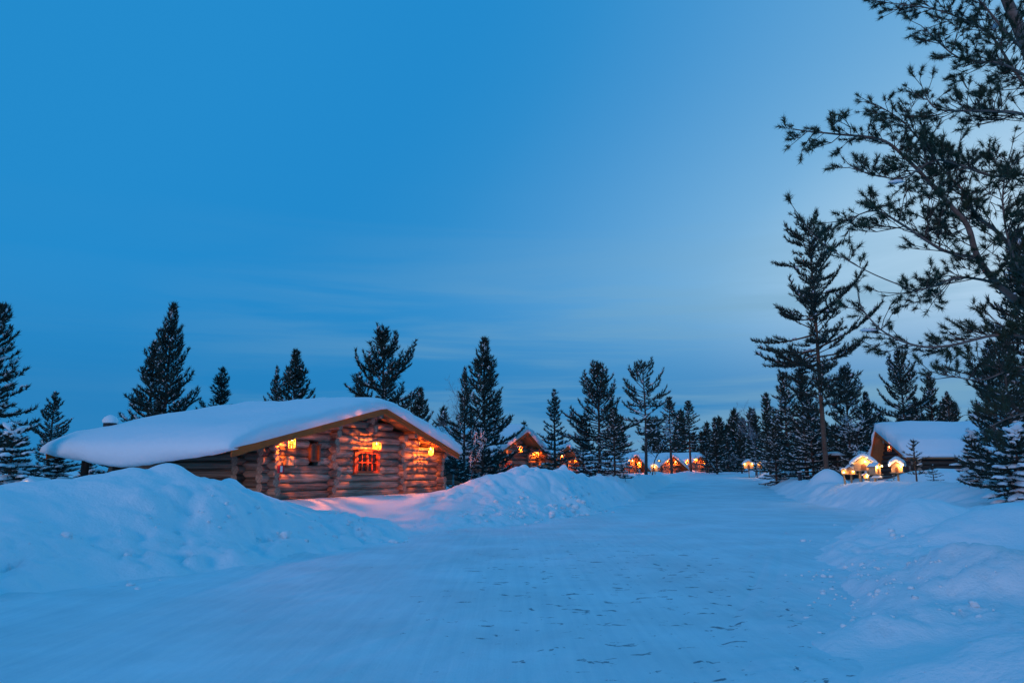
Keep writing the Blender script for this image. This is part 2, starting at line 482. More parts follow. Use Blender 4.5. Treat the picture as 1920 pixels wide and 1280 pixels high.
def rise(Y): return 1.75 * sstep(26, 125, Y)
def terrain(X, Y):
    X = np.asarray(X, float); Y = np.asarray(Y, float)
    wob = .38 * fbm(X / 1.5, Y / 1.5, 3, 3) + .10 * vnoise(X / .3, Y / .3, 8)
    dl = (interp_edge(LE, Y) - X) * .82 + wob
    dr = (X - interp_edge(RE, Y)) * .90 + wob
    # left side
    field = .79 + 1.0 * sstep(34, 105, Y) + .05 * fbm(X / 5, Y / 5, 21, 3)
    drive = ridge(X, Y, [(*at(640, 960, 19).xy, 1), (*at(690, 935, 24).xy, 1)], 2.2, 2.2)
    left = field * sstep(-.2, 4.2 + 1.5 * drive, dl - 1.2 * drive)
    rn = ridge(X, Y, R_NEAR, 3.0, 2.2, 1.8)
    rl = ridge(X, Y, R_LEFT, 3.0, 2.1, 1.8)
    left = smax(left, rn, .18)
    left = smax(left, rl, .2)
    for hp in ((312, 868, 15.5, 1.25, 1.1), (250, 878, 15.1, 1.3, 1.2), (428, 902, 16.6, 1.0, 1.0), (987, 877, 31, 1.0, .9), (1005, 881, 31.6, .7, .7), (1060, 882, 34, .7, .6), (1105, 884, 36.3, .8, .7), (918, 903, 28.6, .5, .5)):
        left = smax(left, heap(X, Y, *hp), .12)
    lumpy = np.clip(rl, 0, 1) * sstep(.3, 1.0, rl)
    left = left + lumpy * (.26 * lumps(X / 1.3, Y / 1.3, 4) + .17 * lumps(X / .6, Y / .6, 7) + .06 * lumps(X / .3, Y / .3, 17) - .27)
    left = left + sstep(.1, .8, rn) * (.12 * fbm(X / 1.4, Y / 1.4, 31, 4) - .12 * np.abs(fbm(X / 2.2, Y / 1.1, 33, 2)) + .03 * lumps(X / .8, Y / .5, 35))
    for px, py, D, r, h in ((205, 1058, 10.35, .36, .46), (60, 1072, 9.9, .42, .34), (20, 1085, 9.6, .35, .26), (340, 1050, 11.3, .3, .28), (545, 1032, 13.2, .22, .22)):
        left = smax(left, heap(X, Y, px, py, D, r, r, 0, h + .1), .08)
    # right side
    fieldr = rise(Y) + .95 * sstep(0, 9.5, dr) * sstep(130, 60, Y) + .30 * sstep(0, 1.6, dr) * sstep(10, 22, Y) + .10 * fbm(X / 2.6, Y / 2.6, 41, 3)
    right = smax(fieldr, ridge(X, Y, R_RIGHT, 2.8, 5.0), .2)
    right = smax(right, ridge(X, Y, R_YARD, 1.6, 3.0), .3)
    right = smax(right, heap(X, Y, 1550, 878, 45, 1.5, 1.4), .3)
    right = smax(right, heap(X, Y, 1880, 1034, 9.2, 2.1, 1.1, -.35), .12)
    right = smax(right, heap(X, Y, 1730, 965, 16.5, 3.2, 1.0, .45, .95), .15)
    right = smax(right, heap(X, Y, 1920, 940, 14.5, 2.2, 1.3, .2), .15)
    right = smax(right, heap(X, Y, 1590, 1005, 15.0, 1.0, .55, .5, .50), .08)
    right = smax(right, heap(X, Y, 1670, 1120, 7.8, .9, .5, .3, .46), .08)
    right = smax(right, heap(X, Y, 1860, 1175, 6.0, 1.3, .55, -.3, .56), .1)
    right = smax(right, heap(X, Y, 1600, 1076, 9.4, .5, .35, .3, .42), .06)
    right = right + sstep(.0, .6, dr) * (.07 * fbm(X / .7, Y / .7, 51, 3) - .13 * np.abs(fbm(X / 1.8, Y / .9, 53, 3)) + .04)
    el, er = sstep(-.25, 1.6, dl), sstep(-.35, 1.5, dr)
    z0 = rise(Y) - .07 + .10 * sstep(-.5, .5, np.maximum(dl, dr))
    z = z0 + (np.maximum(left, z0) - z0) * el + (np.maximum(right, z0) - z0) * er
    near = sstep(70, 30, Y)
    cl = sstep(-.45, .3, dl) * sstep(2.6, .9, dl) * sstep(-.35, .3, vnoise(X / 1.8, Y / 1.8, 77))
    cr = sstep(-.6, .3, dr) * sstep(2.8, .9, dr) * sstep(-.35, .35, vnoise(X / 1.3, Y / 1.3, 78))
    z = z + near * (cl * (.15 * lumps(X / .62, Y / .62, 14) + .09 * lumps(X / .26, Y / .26, 15) + .05 * lumps(X / .13, Y / .13, 16)) + cr * (.06 * lumps(X / .45, Y / .45, 61) + .06 * lumps(X / .22, Y / .22, 62) + .03 * lumps(X / .11, Y / .11, 63)))
    far = sstep(150, 420, np.hypot(X, Y))
    z = z * (1 - far) + 1.75 * far
    z = z + .012 * fbm(X / .22, Y / .22, 91, 2) * np.maximum(el, er) * sstep(40, 20, Y)
    return z
def ground_z(x, y): return float(terrain(np.array([x]), np.array([y]))[0])
def axis(lo, a, b, hi, step, g):
    mid = list(np.arange(a, b + 1e-6, step))
    up = []; x = b; s = step
    while x < hi: s *= g; x += s; up.append(x)
    dn = []; x = a; s = step
    while x > lo: s *= g; x -= s; dn.append(x)
    return np.array(dn[::-1] + mid + up)
def grid_faces(nx, ny):
    i = np.arange(nx - 1)[None, :] + np.arange(ny - 1)[:, None] * nx
    i = i.ravel()
    return np.stack([i, i + 1, i + nx + 1, i + nx], 1)
xs = axis(-2600, -13, 13, 2600, .075, 1.03)
ys = axis(-60, 4.0, 36, 3500, .085, 1.022)
GX, GY = np.meshgrid(xs, ys)
GZ = terrain(GX, GY)
obj('snow_ground', np_mesh('snow_ground', np.stack([GX, GY, GZ], -1).reshape(-1, 3), [grid_faces(len(xs), len(ys))], [M['snow']], True), kind='structure')
# packed road sheet between the banks
ys2 = axis(-55, 4.0, 30, 135, .07, 1.04)
tt = np.linspace(0, 1, 210)
xl = interp_edge(LE, ys2) - .9; xr = interp_edge(RE, ys2) + .9
RX = xl[:, None] + (xr - xl)[:, None] * tt[None, :]
RY = np.repeat(ys2[:, None], len(tt), 1)
ca, sa = math.cos(math.radians(22)), math.sin(math.radians(22))
RU, RV = RX * ca - RY * sa, RX * sa + RY * ca
RZ = rise(RY) + .016 * fbm(RU / .6, RV / 6, 201, 3) + .012 * fbm(RU / .16, RV / 3, 205, 2) * sstep(30, 15, RY)
for sd, E in ((1, LE), (-1, RE)):
    dd = sd * (RX - interp_edge(E, RY))
    g_ = sstep(1.9, .2, dd) * sstep(34, 16, RY) * sstep(-.1, .5, vnoise(RX / 1.1, RY / 1.1, 301 + sd))
    RZ = RZ + g_ * (.035 * lumps(RX / .24, RY / .24, 303) + .02 * lumps(RX / .11, RY / .11, 305))
# two wheel tracks beside the right bank
for off in (1.05, 1.35):
    dd = (interp_edge(RE, RY) - RX) - off
    RZ = RZ - .018 * np.exp(-(dd / .07) ** 2) * sstep(5, 7, RY) * sstep(18, 12, RY)
obj('road', np_mesh('road', np.stack([RX, RY, RZ], -1).reshape(-1, 3), [grid_faces(len(tt), len(ys2))], [M['road']], True), kind='structure')

def clods():
    rng = np.random.default_rng(12)
    P = []; S = []
    for E, sd, n, y0, y1 in ((LE, -1, 520, 9.5, 34), (RE, 1, 420, 7.5, 24)):
        y = y0 + (y1 - y0) * rng.random(n) ** 1.2
        x = interp_edge(E, y) + sd * rng.normal(.35, .55, n)
        keep = vnoise(x / 1.6, y / 1.6, 411) > -.15
        x, y = x[keep], y[keep]
        z = np.maximum(terrain(x, y), rise(y))
        r = (.016 + (.06 if sd < 0 else .038) * rng.random(len(x)) ** 3.5) * (.6 + y / 25)
        P.append(np.stack([x, y, z + r * .12], 1)); S.append(r)
    P = np.concatenate(P); S = np.concatenate(S)
    base = []
    for lat in (-.9, -.35, .3, .85):
        for k in range(6):
            w = 2 * math.pi * (k + .5 * (lat > 0)) / 6
            base.append((math.cos(lat) * math.cos(w), math.cos(lat) * math.sin(w), math.sin(lat)))
    base = np.array(base + [(0, 0, 1.0), (0, 0, -1.0)])
    q = np.array([(j * 6 + k, j * 6 + (k + 1) % 6, (j + 1) * 6 + (k + 1) % 6, (j + 1) * 6 + k) for j in range(3) for k in range(6)])
    t = np.array([(18 + k, 18 + (k + 1) % 6, 24) for k in range(6)] + [((k + 1) % 6, k, 25) for k in range(6)])
    J = 1 + rng.uniform(-.3, .3, (len(P), len(base), 1))
    V = P[:, None] + base[None] * J * S[:, None, None] * np.array([1.1, 1.0, .8])
    b = np.arange(len(P))[:, None, None] * len(base)
    obj('snow_clods', np_mesh('snow_clods', V.reshape(-1, 3), [(b + q[None]).reshape(-1, 4), (b + t[None]).reshape(-1, 3)], [M['snow']], True),
        kind='stuff', label='loose snow clods scattered along the ploughed road edges', category='snow')
clods()

# ------------------------------------------------------------------ logs
def make_log_mesh(seed, mats, n=12, rings=7):
    rng = np.random.default_rng(seed)
    v = []; f = []
    ph = rng.uniform(0, 6.28, 4)
    for i in range(rings):
        x = i / (rings - 1)
        r = 1 + .035 * math.sin(4 * x + ph[0]) + rng.uniform(-.02, .02)
        cy, cz = .05 * math.sin(3 * x + ph[1]), .05 * math.sin(3.6 * x + ph[2])
        for k in range(n):
            w = 2 * math.pi * k / n
            rr = r * (1 + .03 * math.sin(3 * w + ph[3] + 2 * x)) * (1 if 0 < i < rings - 1 else .97)
            v.append((x, cy + rr * math.cos(w), cz + rr * math.sin(w)))
    for i in range(rings - 1):
        for k in range(n):
            k2 = (k + 1) % n
            f.append((i * n + k, (i + 1) * n + k, (i + 1) * n + k2, i * n + k2))
    nf = len(f)
    f.append(tuple(range(n))); f.append(tuple(range((rings - 1) * n, rings * n))[::-1])
    me = bpy.data.meshes.new('log')
    me.from_pydata(v, [], f)
    me.polygons.foreach_set('material_index', [0] * nf + [1, 1])
    me.polygons.foreach_set('use_smooth', [True] * nf + [False, False])
    for m in mats: me.materials.append(m)
    me.update()
    return me
LOGS = [make_log_mesh(s, (M['log'], M['log_end'])) for s in range(7)]
DLOGS = [make_log_mesh(s + 20, (M['dark_log'], M['log_end']), 10, 4) for s in range(4)]
RND = random.Random(5)
def put_log(parent, a, b, r, meshes=LOGS, name='log'):
    a, b = Vector(a), Vector(b)
    d = b - a
    o = obj(name, RND.choice(meshes), parent)
    o.location = a
    q = Vector((1, 0, 0)).rotation_difference(d.normalized())
    o.rotation_mode = 'QUATERNION'
    o.rotation_quaternion = q
    rr = r * RND.uniform(.97, 1.04)
    o.scale = (d.length, rr, rr)
    return o

# ------------------------------------------------------------------ hanging basket lantern
def lantern_meshes(rad, h, shape):
    b = MB()
    nr, nh = 14, 6
    def R(t):                       # t 0 bottom .. 1 top
        return rad * (1 - .10 * (2 * t - 1) ** 2) if shape == 'drum' else rad * (.86 + .14 * t)
    for k in range(nr):
        w = 2 * math.pi * k / nr
        b.tube([(R(t) * math.cos(w), R(t) * math.sin(w), h * t) for t in (0, .33, .66, 1)], .011, 4, False)
    for j in range(nh + 1):
        t = j / nh
        rr = R(t) + .004
        b.tube([(rr * math.cos(w), rr * math.sin(w), h * t) for w in [2 * math.pi * k / 16 for k in range(17)]], .012, 4, False)
    b.prism([(R(1) * math.cos(2 * math.pi * k / 16), R(1) * math.sin(2 * math.pi * k / 16)) for k in range(16)], h, h + .015, plane='xy')
    b.prism([(R(0) * .62 * math.cos(2 * math.pi * k / 16), R(0) * .62 * math.sin(2 * math.pi * k / 16)) for k in range(16)], .0, .012, plane='xy')  # bottom disc added to cut the lamp light spilling onto the snow
    basket = b.mesh('basket', M['basket'])
    s = MB()
    pts = [(0, 0, h * .66), (0, 0, h * .70), (0, 0, h * .80), (0, 0, h * .90), (0, 0, h * .99)]
    s.tube(pts, [.014, .030, .036, .026, .016], 10)
    bulb = s.mesh('bulb', M['bulb'])
    return basket, bulb
LAN = {'drum': lantern_meshes(.165, .27, 'drum'), 'tall': lantern_meshes(.125, .32, 'tall')}
def lantern(loc, cord, label, kind='drum', power=14, scale=1.0, group='basket lanterns hanging under the cabin gables'):
    t = empty('basket_lantern', loc, RND.uniform(0, 6), label, 'lantern', group)
    t.scale = (scale,) * 3
    obj('basket', LAN[kind][0], t)
    obj('bulb', LAN[kind][1], t)
    h = .27 if kind == 'drum' else .32
    MB().tube([(0, 0, h + .01), (0, 0, h + cord)], .008, 5).build('cord', M['iron'], t)
    ld = bpy.data.lights.new('lantern_light', 'POINT')
    ld.energy = power; ld.color = (1.0, .185, .018); ld.shadow_soft_size = .012
    lo = bpy.data.objects.new('lantern_light', ld); COL.objects.link(lo)
    lo.parent = t; lo.location = (0, 0, h * .48)
    return t

# ------------------------------------------------------------------ log cabin
def snow_cap(name, prof_top, prof_bot, v0, v1, parent, end_t=.6, seed=0, nv=40, amp=.03):
    """loft a snow cover; prof_*(q) -> list of (s, z) for 0<=q<=1 along the ridge"""
    vv = np.concatenate([[v0], v0 + np.array([.04, .10, .2, .35, .55, .8]), np.linspace(v0 + 1.1, v1 - 1.1, nv), v1 - np.array([.8, .55, .35, .2, .10, .04]), [v1]])
    V = []; n = None
    for j, y in enumerate(vv):
        q = (y - v0) / (v1 - v0)
        top = np.array(prof_top(q)); bot = np.array(prof_bot(q))
        e = min(y - v0, v1 - y)
        k = end_t + (1 - end_t) * math.sqrt(max(0, 1 - (1 - min(e / .8, 1)) ** 2))
        mid = bot + (top - bot) * k
        if amp:
            nzz = vnoise(top[:, 0] * 1.1 + 31, np.full(len(top), y * 1.1 + seed * 3.3), seed) * amp + vnoise(top[:, 0] * 4, np.full(len(top), y * 4 + seed), seed + 2) * amp * .3
            w = np.ones(len(top)); w[:1] = 0; w[-1:] = 0
            mid[:, 1] += nzz * w
        n = len(top)
        yo = vnoise(top[:, 0] * 2.0, top[:, 0] * 0 + seed, seed + 5) * .09 + vnoise(top[:, 0] * 7.0, top[:, 0] * 0 + seed, seed + 6) * .035 if e < .3 else 0
        V.append(np.stack([mid[:, 0], np.full(n, y) + yo, mid[:, 1]], 1))
        V.append(np.stack([bot[:, 0], np.full(n, y), bot[:, 1]], 1))
    V = np.array(V)                 # (2*m, n, 3)
    m = len(vv)
    verts = V.reshape(-1, 3)
    idx = np.arange(2 * m * n).reshape(m, 2, n)
    F = []
    T, B = idx[:, 0], idx[:, 1]
    F.append(np.stack([T[:-1, :-1], T[:-1, 1:], T[1:, 1:], T[1:, :-1]], -1).reshape(-1, 4))
    F.append(np.stack([B[:-1, :-1], B[1:, :-1], B[1:, 1:], B[:-1, 1:]], -1).reshape(-1, 4))
    F.append(np.stack([T[0, :-1], B[0, :-1], B[0, 1:], T[0, 1:]], -1))
    F.append(np.stack([T[-1, :-1], T[-1, 1:], B[-1, 1:], B[-1, :-1]], -1))
    F.append(np.stack([T[:-1, 0], T[1:, 0], B[1:, 0], B[:-1, 0]], -1))
    F.append(np.stack([T[:-1, -1], B[:-1, -1], B[1:, -1], T[1:, -1]], -1))
    return obj(name, np_mesh(name, verts, F, [M['snow']], True), parent)

def cabin(label, peak, a, W, L, sl, sr, ohl, ohr, oh, Hp, droop=.2, T=.5, rows_down=1, cols=True, windows=(), seed=1, group=None, logs=LOGS, detail=True, back=.7, category='cabin'):
    """peak: world point of the roof peak at the front verge; a: heading of the facade"""
    u = Vector((math.cos(a), math.sin(a), 0)); n = Vector((math.sin(a), -math.cos(a), 0))
    A = Vector(peak) - u * (W / 2) - n * oh
    root = empty('log_cabin', (A.x, A.y, peak[2] - Hp), a, label, category, group)
    P = .27
    r = P * .515
    c = W / 2
    def top(s): return Hp - (sl * (c - s) if s < c else sr * (s - c))
    def under(s): return top(s) - .13
    colx = [c - 2.07, c + 2.07] if cols else []
    nrow = int((under(c) + .165) / P) + 1
    bays = [0.0] + colx + [W]
    for i in range(-rows_down, nrow):
        z = -.165 + P * i
        # reach of this row under the roof slopes
        zt = z + r * .6
        smin = c - (Hp - .13 - zt) / sl; smax_ = c + (Hp - .13 - zt) / sr
        smin, smax_ = max(0, smin), min(W, smax_)
        if smax_ - smin < .3: continue
        for j in range(len(bays) - 1):
            s0, s1 = max(bays[j], smin), min(bays[j + 1], smax_)
            if j == 0 and smin <= 0: s0 = -RND.uniform(.26, .42)
            if j == len(bays) - 2 and smax_ >= W: s1 = W + RND.uniform(.24, .40)
            segs = [(s0, s1)]
            for (w0, w1, z0, z1) in windows:
                nx = []
                for p0, p1 in segs:
                    if z + r * .5 > z0 and z - r * .5 < z1 and p1 > w0 and p0 < w1:
                        if w0 - p0 > .1: nx.append((p0, w0))
                        if p1 - w1 > .1: nx.append((w1, p1))
                    else: nx.append((p0, p1))
                segs = nx
            for p0, p1 in segs:
                if p1 - p0 > .12:
                    put_log(root, (p0, RND.uniform(-.02, .02), z), (p1, RND.uniform(-.02, .02), z), r, logs)
        # stub logs of the cross walls and the side walls, half a row higher
        zh = z + P / 2
        for x in colx + ([c] if (i > nrow - 4 and detail) else []):
            if under(x) > zh + r * .4:
                put_log(root, (x, -RND.uniform(.16, .52), zh), (x, .9, zh), r * RND.uniform(.88, 1.02), logs)
        for x in (0.0, W):
            if under(x) > zh + r * .3:
                put_log(root, (x, -RND.uniform(.22, .45), zh), (x, L + .35, zh), r, logs)
        if under(0) > z + r * .4 and detail:
            for y in (1.0, L):
                put_log(root, (-RND.uniform(.35, .55), y, z), (2.0, y, z), r, logs)
    # back wall, plain
    MB().prism([(-.1, -.5), (W + .1, -.5), (W + .1, under(W) - .1), (c, under(c) - .1), (-.1, under(0) - .1)], L - .1, L + .1).build('back_wall', M['dark_wood'], root)
    MB().prism([(.15, -.4), (W - .15, -.4), (W - .15, under(W) - .2), (c, under(c) - .2), (.15, under(0) - .2)], .95, 1.0).build('dark_backing', M['interior'], root)  # dark sheet behind the windows, its colour stands for the unlit room
    # purlins
    for x in [c] + ([c - 2.07 - .25, c + 2.07 + .25] if cols else []) + [0.0, W]:
        rr = .135 if x == c else .115
        k = oh - .12 if x not in (0.0, W) else oh - .3
        put_log(root, (x, -k, under(x) - rr - .01), (x, L + .4, under(x) - rr - .01), rr, logs, 'purlin')
    # roof slabs
    v0, v1 = -oh, L + back
    for (x0, x1) in ((-ohl, c), (c, W + ohr)):
        MB().prism([(x0, top(x0) - .11), (x1, top(x1) - .11), (x1, top(x1) - .02), (x0, top(x0) - .02)], v0 + .03, v1 - .03).build('roof', M['soffit'], root)
    # fascia boards on the verges, each slope two boards
    if detail:
        for yv, s in ((v0, 1), (v1, -1)):
            for (x0, x1) in ((-ohl - .05, c), (c, W + ohr + .05)):
                for (z0, z1, d) in ((-.235, -.035, .03), (-.12, .012, .055)):
                    y0, y1 = (yv - d + .02, yv + .025) if s > 0 else (yv - .025, yv + d - .02)
                    nseg = 24
                    poly = [(x0, top(x0) + z1), (x1, top(x1) + z1)]
                    for k in range(nseg + 1):
                        x = x1 + (x0 - x1) * k / nseg
                        wav = (.012 * math.sin(x * 9 + seed) + .012 * math.sin(x * 23)) if z0 < -.2 else 0
                        poly.append((x, top(x) + z0 + wav))
                    MB().prism(poly, y0, y1).build('fascia', M['fascia'], root)
    else:
        for (x0, x1) in ((-ohl - .05, c), (c, W + ohr + .05)):
            MB().prism([(x0, top(x0) - .22), (x1, top(x1) - .22), (x1, top(x1) + .01), (x0, top(x0) + .01)], v0 - .04, v0 + .02).build('fascia', M['fascia'], root)
    # snow on the roof
    zl, zr = top(-ohl), top(W + ohr)
    def ptop(q):
        d = droop * max(0, math.sin(math.pi * min(1, max(0, q)))) ** .8 * (1 + .10 * math.sin(9 * q + seed)) + .02
        pts = [(-ohl + .12, zl - d * .95), (-ohl - .06, zl - d - .02), (-ohl - .20, zl - d * .80), (-ohl - .30, zl - d * .40), (-ohl - .33, zl + .02), (-ohl - .26, zl + T * .42), (-ohl - .08, zl + T * .72), (-ohl + .25, zl + .25 * sl + T * .93)]
        for k in range(1, 26):
            s = -ohl + .25 + (W + ohr + ohl - .50) * k / 26
            lin = Hp - (sl if s < c else sr) * math.sqrt((s - c) ** 2 + .30) + .28 * sl
            pts.append((s, lin + T))
        pts += [(W + ohr - .25, zr + .25 * sr + T * .93), (W + ohr - .02, zr + T * .75), (W + ohr + .12, zr + T * .45), (W + ohr + .15, zr + T * .12), (W + ohr + .06, zr + .0)]
        return pts
    def pbot(q):
        d = droop * max(0, math.sin(math.pi * min(1, max(0, q)))) ** .8 + .02
        pts = [(-ohl + .12, zl - d * .9), (-ohl + .04, zl - d * .8), (-ohl - .04, zl - d * .55), (-ohl - .065, zl - d * .3), (-ohl - .06, zl - .0), (-ohl - .0, zl + .006), (-ohl + .10, top(-ohl + .1) + .006), (-ohl + .25, top(-ohl + .25) + .006)]
        for k in range(1, 26):
            s = -ohl + .25 + (W + ohr + ohl - .50) * k / 26
            pts.append((s, top(s) - .01))
        pts += [(W + ohr - .25, top(W + ohr - .25) - .01), (W + ohr - .1, top(W + ohr - .1) - .01), (W + ohr - .02, zr - .01), (W + ohr + .02, zr - .02), (W + ohr + .03, zr - .02)]
        return pts
    snow_cap('roof_snow', ptop, pbot, v0 - .10, v1 + .12, root, .62, seed, 40, .05)
    root['W'] = W
    return root

def window(root, x0, x1, z0, z1, detail=True):
    w = empty('window', (0, 0, 0)); w.parent = root
    y = -.15
    fr = MB()
    t = .075
    fr.box(((x0 + x1) / 2, y, z1 - t / 2), (x1 - x0, .10, t))
    fr.box(((x0 + x1) / 2, y, z0 + t / 2), (x1 - x0 - .002, .098, t))
    fr.box((x0 + t / 2, y, (z0 + z1) / 2), (t, .096, z1 - z0 - 2 * t))
    fr.box((x1 - t / 2, y, (z0 + z1) / 2), (t, .096, z1 - z0 - 2 * t))
    fr.box(((x0 + x1) / 2, y, (z0 + z1) / 2), (t * 1.1, .094, z1 - z0 - 2 * t))
    fr.build('frame', M['frame'], w)
    # scalloped jamb boards following the logs
    for s, xx in ((-1, x0), (1, x1)):
        poly = [(xx, z0 - .02), (xx, z1 + .02)]
        for k in range(25):
            z = z1 + .02 - (z1 - z0 + .04) * k / 24
            poly.append((xx + s * (.075 + .045 * abs(math.sin((z + .03) / .27 * math.pi))), z))
        MB().prism(poly, y - .04, .1).build('jamb', M['frame'], w)
    MB().box(((x0 + x1) / 2, y - .03, z1 + .045), (x1 - x0 + .12, .16, .07)).build('lintel', M['frame'], w)
    MB().box(((x0 + x1) / 2, y - .07, z0 - .025), (x1 - x0 + .12, .20, .04)).build('sill', M['pale_wood'], w)
    xm = (x0 + x1) / 2
    for p0, p1 in ((x0 + t, xm - t * .55), (xm + t * .55, x1 - t)):
        mu = MB()
        mu.box(((p0 + p1) / 2, y, (z0 + z1) / 2), (.03, .05, z1 - z0 - 2 * t))
        mu.box(((p0 + p1) / 2, y, (z0 + z1) / 2), (p1 - p0, .048, .03))
        mu.build('muntin', M['frame'], w)
        for q0, q1 in ((p0, (p0 + p1) / 2 - .015), ((p0 + p1) / 2 + .015, p1)):
            for h0, h1 in ((z0 + t, (z0 + z1) / 2 - .015), ((z0 + z1) / 2 + .015, z1 - t)):
                MB().box(((q0 + q1) / 2, y + .012, (h0 + h1) / 2), (q1 - q0, .006, h1 - h0)).build('pane', M['glass'], w)
    for xx in (x0 + .16, x1 - .16):
        cb = MB()
        for k in range(6):
            cb.box((xx - .12 + .045 * k, .05 + .015 * (k % 2), (z0 + z1) / 2), (.04, .012, z1 - z0), rz=.4 if k % 2 else -.4)
        cb.build('curtain', M['curtain'], w)
    return w

A_MAIN = math.radians(64)
pk = at(721, 764, 27.35)
main = cabin('large log cabin with thick snow roof and red-framed window, nearest on the left', pk, A_MAIN, 9.75, 6.7, .235, .282, 2.2, .54, .76, 3.16, droop=.40, T=.50,
             windows=((4.04, 5.45, .78, 1.55), (1.68, 2.14, 1.24, 1.66)), seed=3, group='log cabins along the road')
window(main, 4.10, 5.39, .80, 1.56)
# shuttered vent with scalloped sides
v = empty('vent_hatch', (0, 0, 0)); v.parent = main
for s, xx in ((-1, 1.74), (1, 2.08)):
    poly = [(xx, 1.22), (xx, 1.72)]
    for k in range(17):
        z = 1.72 - .5 * k / 16
        poly.append((xx + s * (.05 + .045 * abs(math.sin((z + .03) / .27 * math.pi))), z))
    MB().prism(poly, -.19, .05).build('jamb', M['dark_wood'], v)
MB().box((1.91, -.10, 1.47), (.34, .03, .50)).build('shutter', M['dark_wood'], v)
MB().box((1.91, -.14, 1.735), (.50, .14, .05)).build('lintel', M['dark_wood'], v)
MB().box((1.91, -.14, 1.20), (.46, .12, .04)).build('sill', M['dark_wood'], v)
# bracket box beside the corner
bx = MB(); bx.box((.65, -.20, 1.18), (.34, .12, .29)); bx.box((.65, -.265, 1.18), (.30, .012, .25))
bx.build('wall_box', M['pale_wood'], main)
MB().box((.65, -.27, 1.18), (.012, .014, .17)).build('box_latch', M['iron'], main)
MB().box((-.5, 6.85, 2.08), (.30, .30, 1.0)).build('chimney', M['iron'], main)
ch = MB(); ch.tube([(-.5, 6.85, 2.50), (-.5, 6.85, 2.58), (-.5, 6.85, 2.70), (-.5, 6.85, 2.78)], [.24, .27, .20, .06], 10); ch.build('chimney_snow', M['snow'], main)
# corner post at the back of the long eave
MB().tube([(-1.5, 6.5, -.6), (-1.5, 6.5, 1.45)], .12, 10).build('post', M['bark'], main)
MB().tube([(-1.9, 6.9, 1.42), (2.0, 6.9, 1.66)], .10, 10).build('tie_log', M['log'], main)
def on_main(s, o, z): return main.matrix_basis @ Vector((s, -o, z))
ux = Matrix.Translation(main.location) @ Matrix.Rotation(A_MAIN, 4, 'Z')
def on_main(s, o, z): return ux @ Vector((s, -o, z))
lantern(on_main(.24, .66, 1.56), .42, 'glowing basket lantern by the left corner of the nearest cabin, beside the vent', 'tall', 250, 1.0)
lantern(on_main(4.61, .66, 1.62), .95, 'round woven lantern hanging on a cord above the red-framed window', 'drum', 200)
lantern(on_main(8.33, .62, 1.50), .34, 'bright basket lantern under the right eave of the nearest cabin', 'tall', 250)
# fire extinguisher on the corner
fe = empty('fire_extinguisher', on_main(.18, .20, .52), A_MAIN, 'small red fire extinguisher hung at the log corner of the nearest cabin', 'extinguisher')
MB().tube([(0, 0, 0), (0, 0, .02), (0, 0, .27), (0, 0, .32), (0, 0, .34)], [.06, .075, .075, .05, .025], 12).build('tank', M['red'], fe)
hb = MB(); hb.tube([(0, 0, .34), (0, 0, .38)], .02, 8); hb.box((.03, 0, .39), (.13, .02, .02)); hb.build('valve', M['iron'], fe)
MB().tube([(.02, -.02, .36), (.09, -.05, .30), (.09, -.06, .12)], .012, 6).build('hose', M['iron'], fe)
sg = empty('wall_sign', on_main(.06, .44, .93), A_MAIN - .5, 'small red and white sign above the fire extinguisher', 'sign')
MB().box((0, 0, 0), (.20, .02, .24)).build('plate', M['red'], sg)
MB().box((.01, -.013, 0), (.07, .006, .18)).build('white_panel', M['white'], sg)

# the cabins further along the road
c2 = cabin('second log cabin along the road, half hidden by a tall snowy pine', at(988, 808, 49), math.radians(66), 8.2, 7.2, .34, .40, 1.0, .55, .9, 3.45, droop=.15, T=.55,
           windows=((2.3, 3.3, .5, 1.3),), seed=5, group='log cabins along the road', rows_down=3)
window(c2, 2.34, 3.26, .52, 1.3)
c3 = cabin('third log cabin along the road, behind a thin pine trunk', at(1064, 834, 66), math.radians(66), 8.2, 7.2, .33, .38, 1.0, .55, .9, 3.35, droop=.15, T=.55,
           windows=((2.3, 3.3, .5, 1.3),), seed=7, group='log cabins along the road', rows_down=3)
window(c3, 2.34, 3.26, .52, 1.3)
c4 = cabin('fourth log cabin along the road, mostly hidden behind pine branches', at(1192, 852, 84), math.radians(60), 8.2, 7.2, .33, .38, 1.0, .55, .9, 3.3, droop=.15, T=.5, seed=8, group='log cabins along the road', rows_down=3, detail=False)
c5 = cabin('far log cabin, left one of the pair before the road end', at(1262, 855, 104), math.radians(52), 8.2, 7.2, .33, .38, 1.0, .55, .9, 3.3, droop=.15, T=.6, seed=9, group='log cabins along the road', rows_down=3, detail=False)
c6 = cabin('farthest log cabin, right one of the pair before the road end', at(1313, 855, 116), math.radians(50), 8.2, 9.0, .33, .38, 1.0, .55, .9, 3.3, droop=.15, T=.7, seed=10, group='log cabins along the road', rows_down=3, detail=False)
def far_lantern(px, py, D, label, power=10, s=1.3):
    lantern(at(px, py, D), .3, label, 'tall', power * 4.5, s)
far_lantern(975, 848, 47.6, 'square glowing lantern in the middle of the second cabin gable', 26, 1.25)
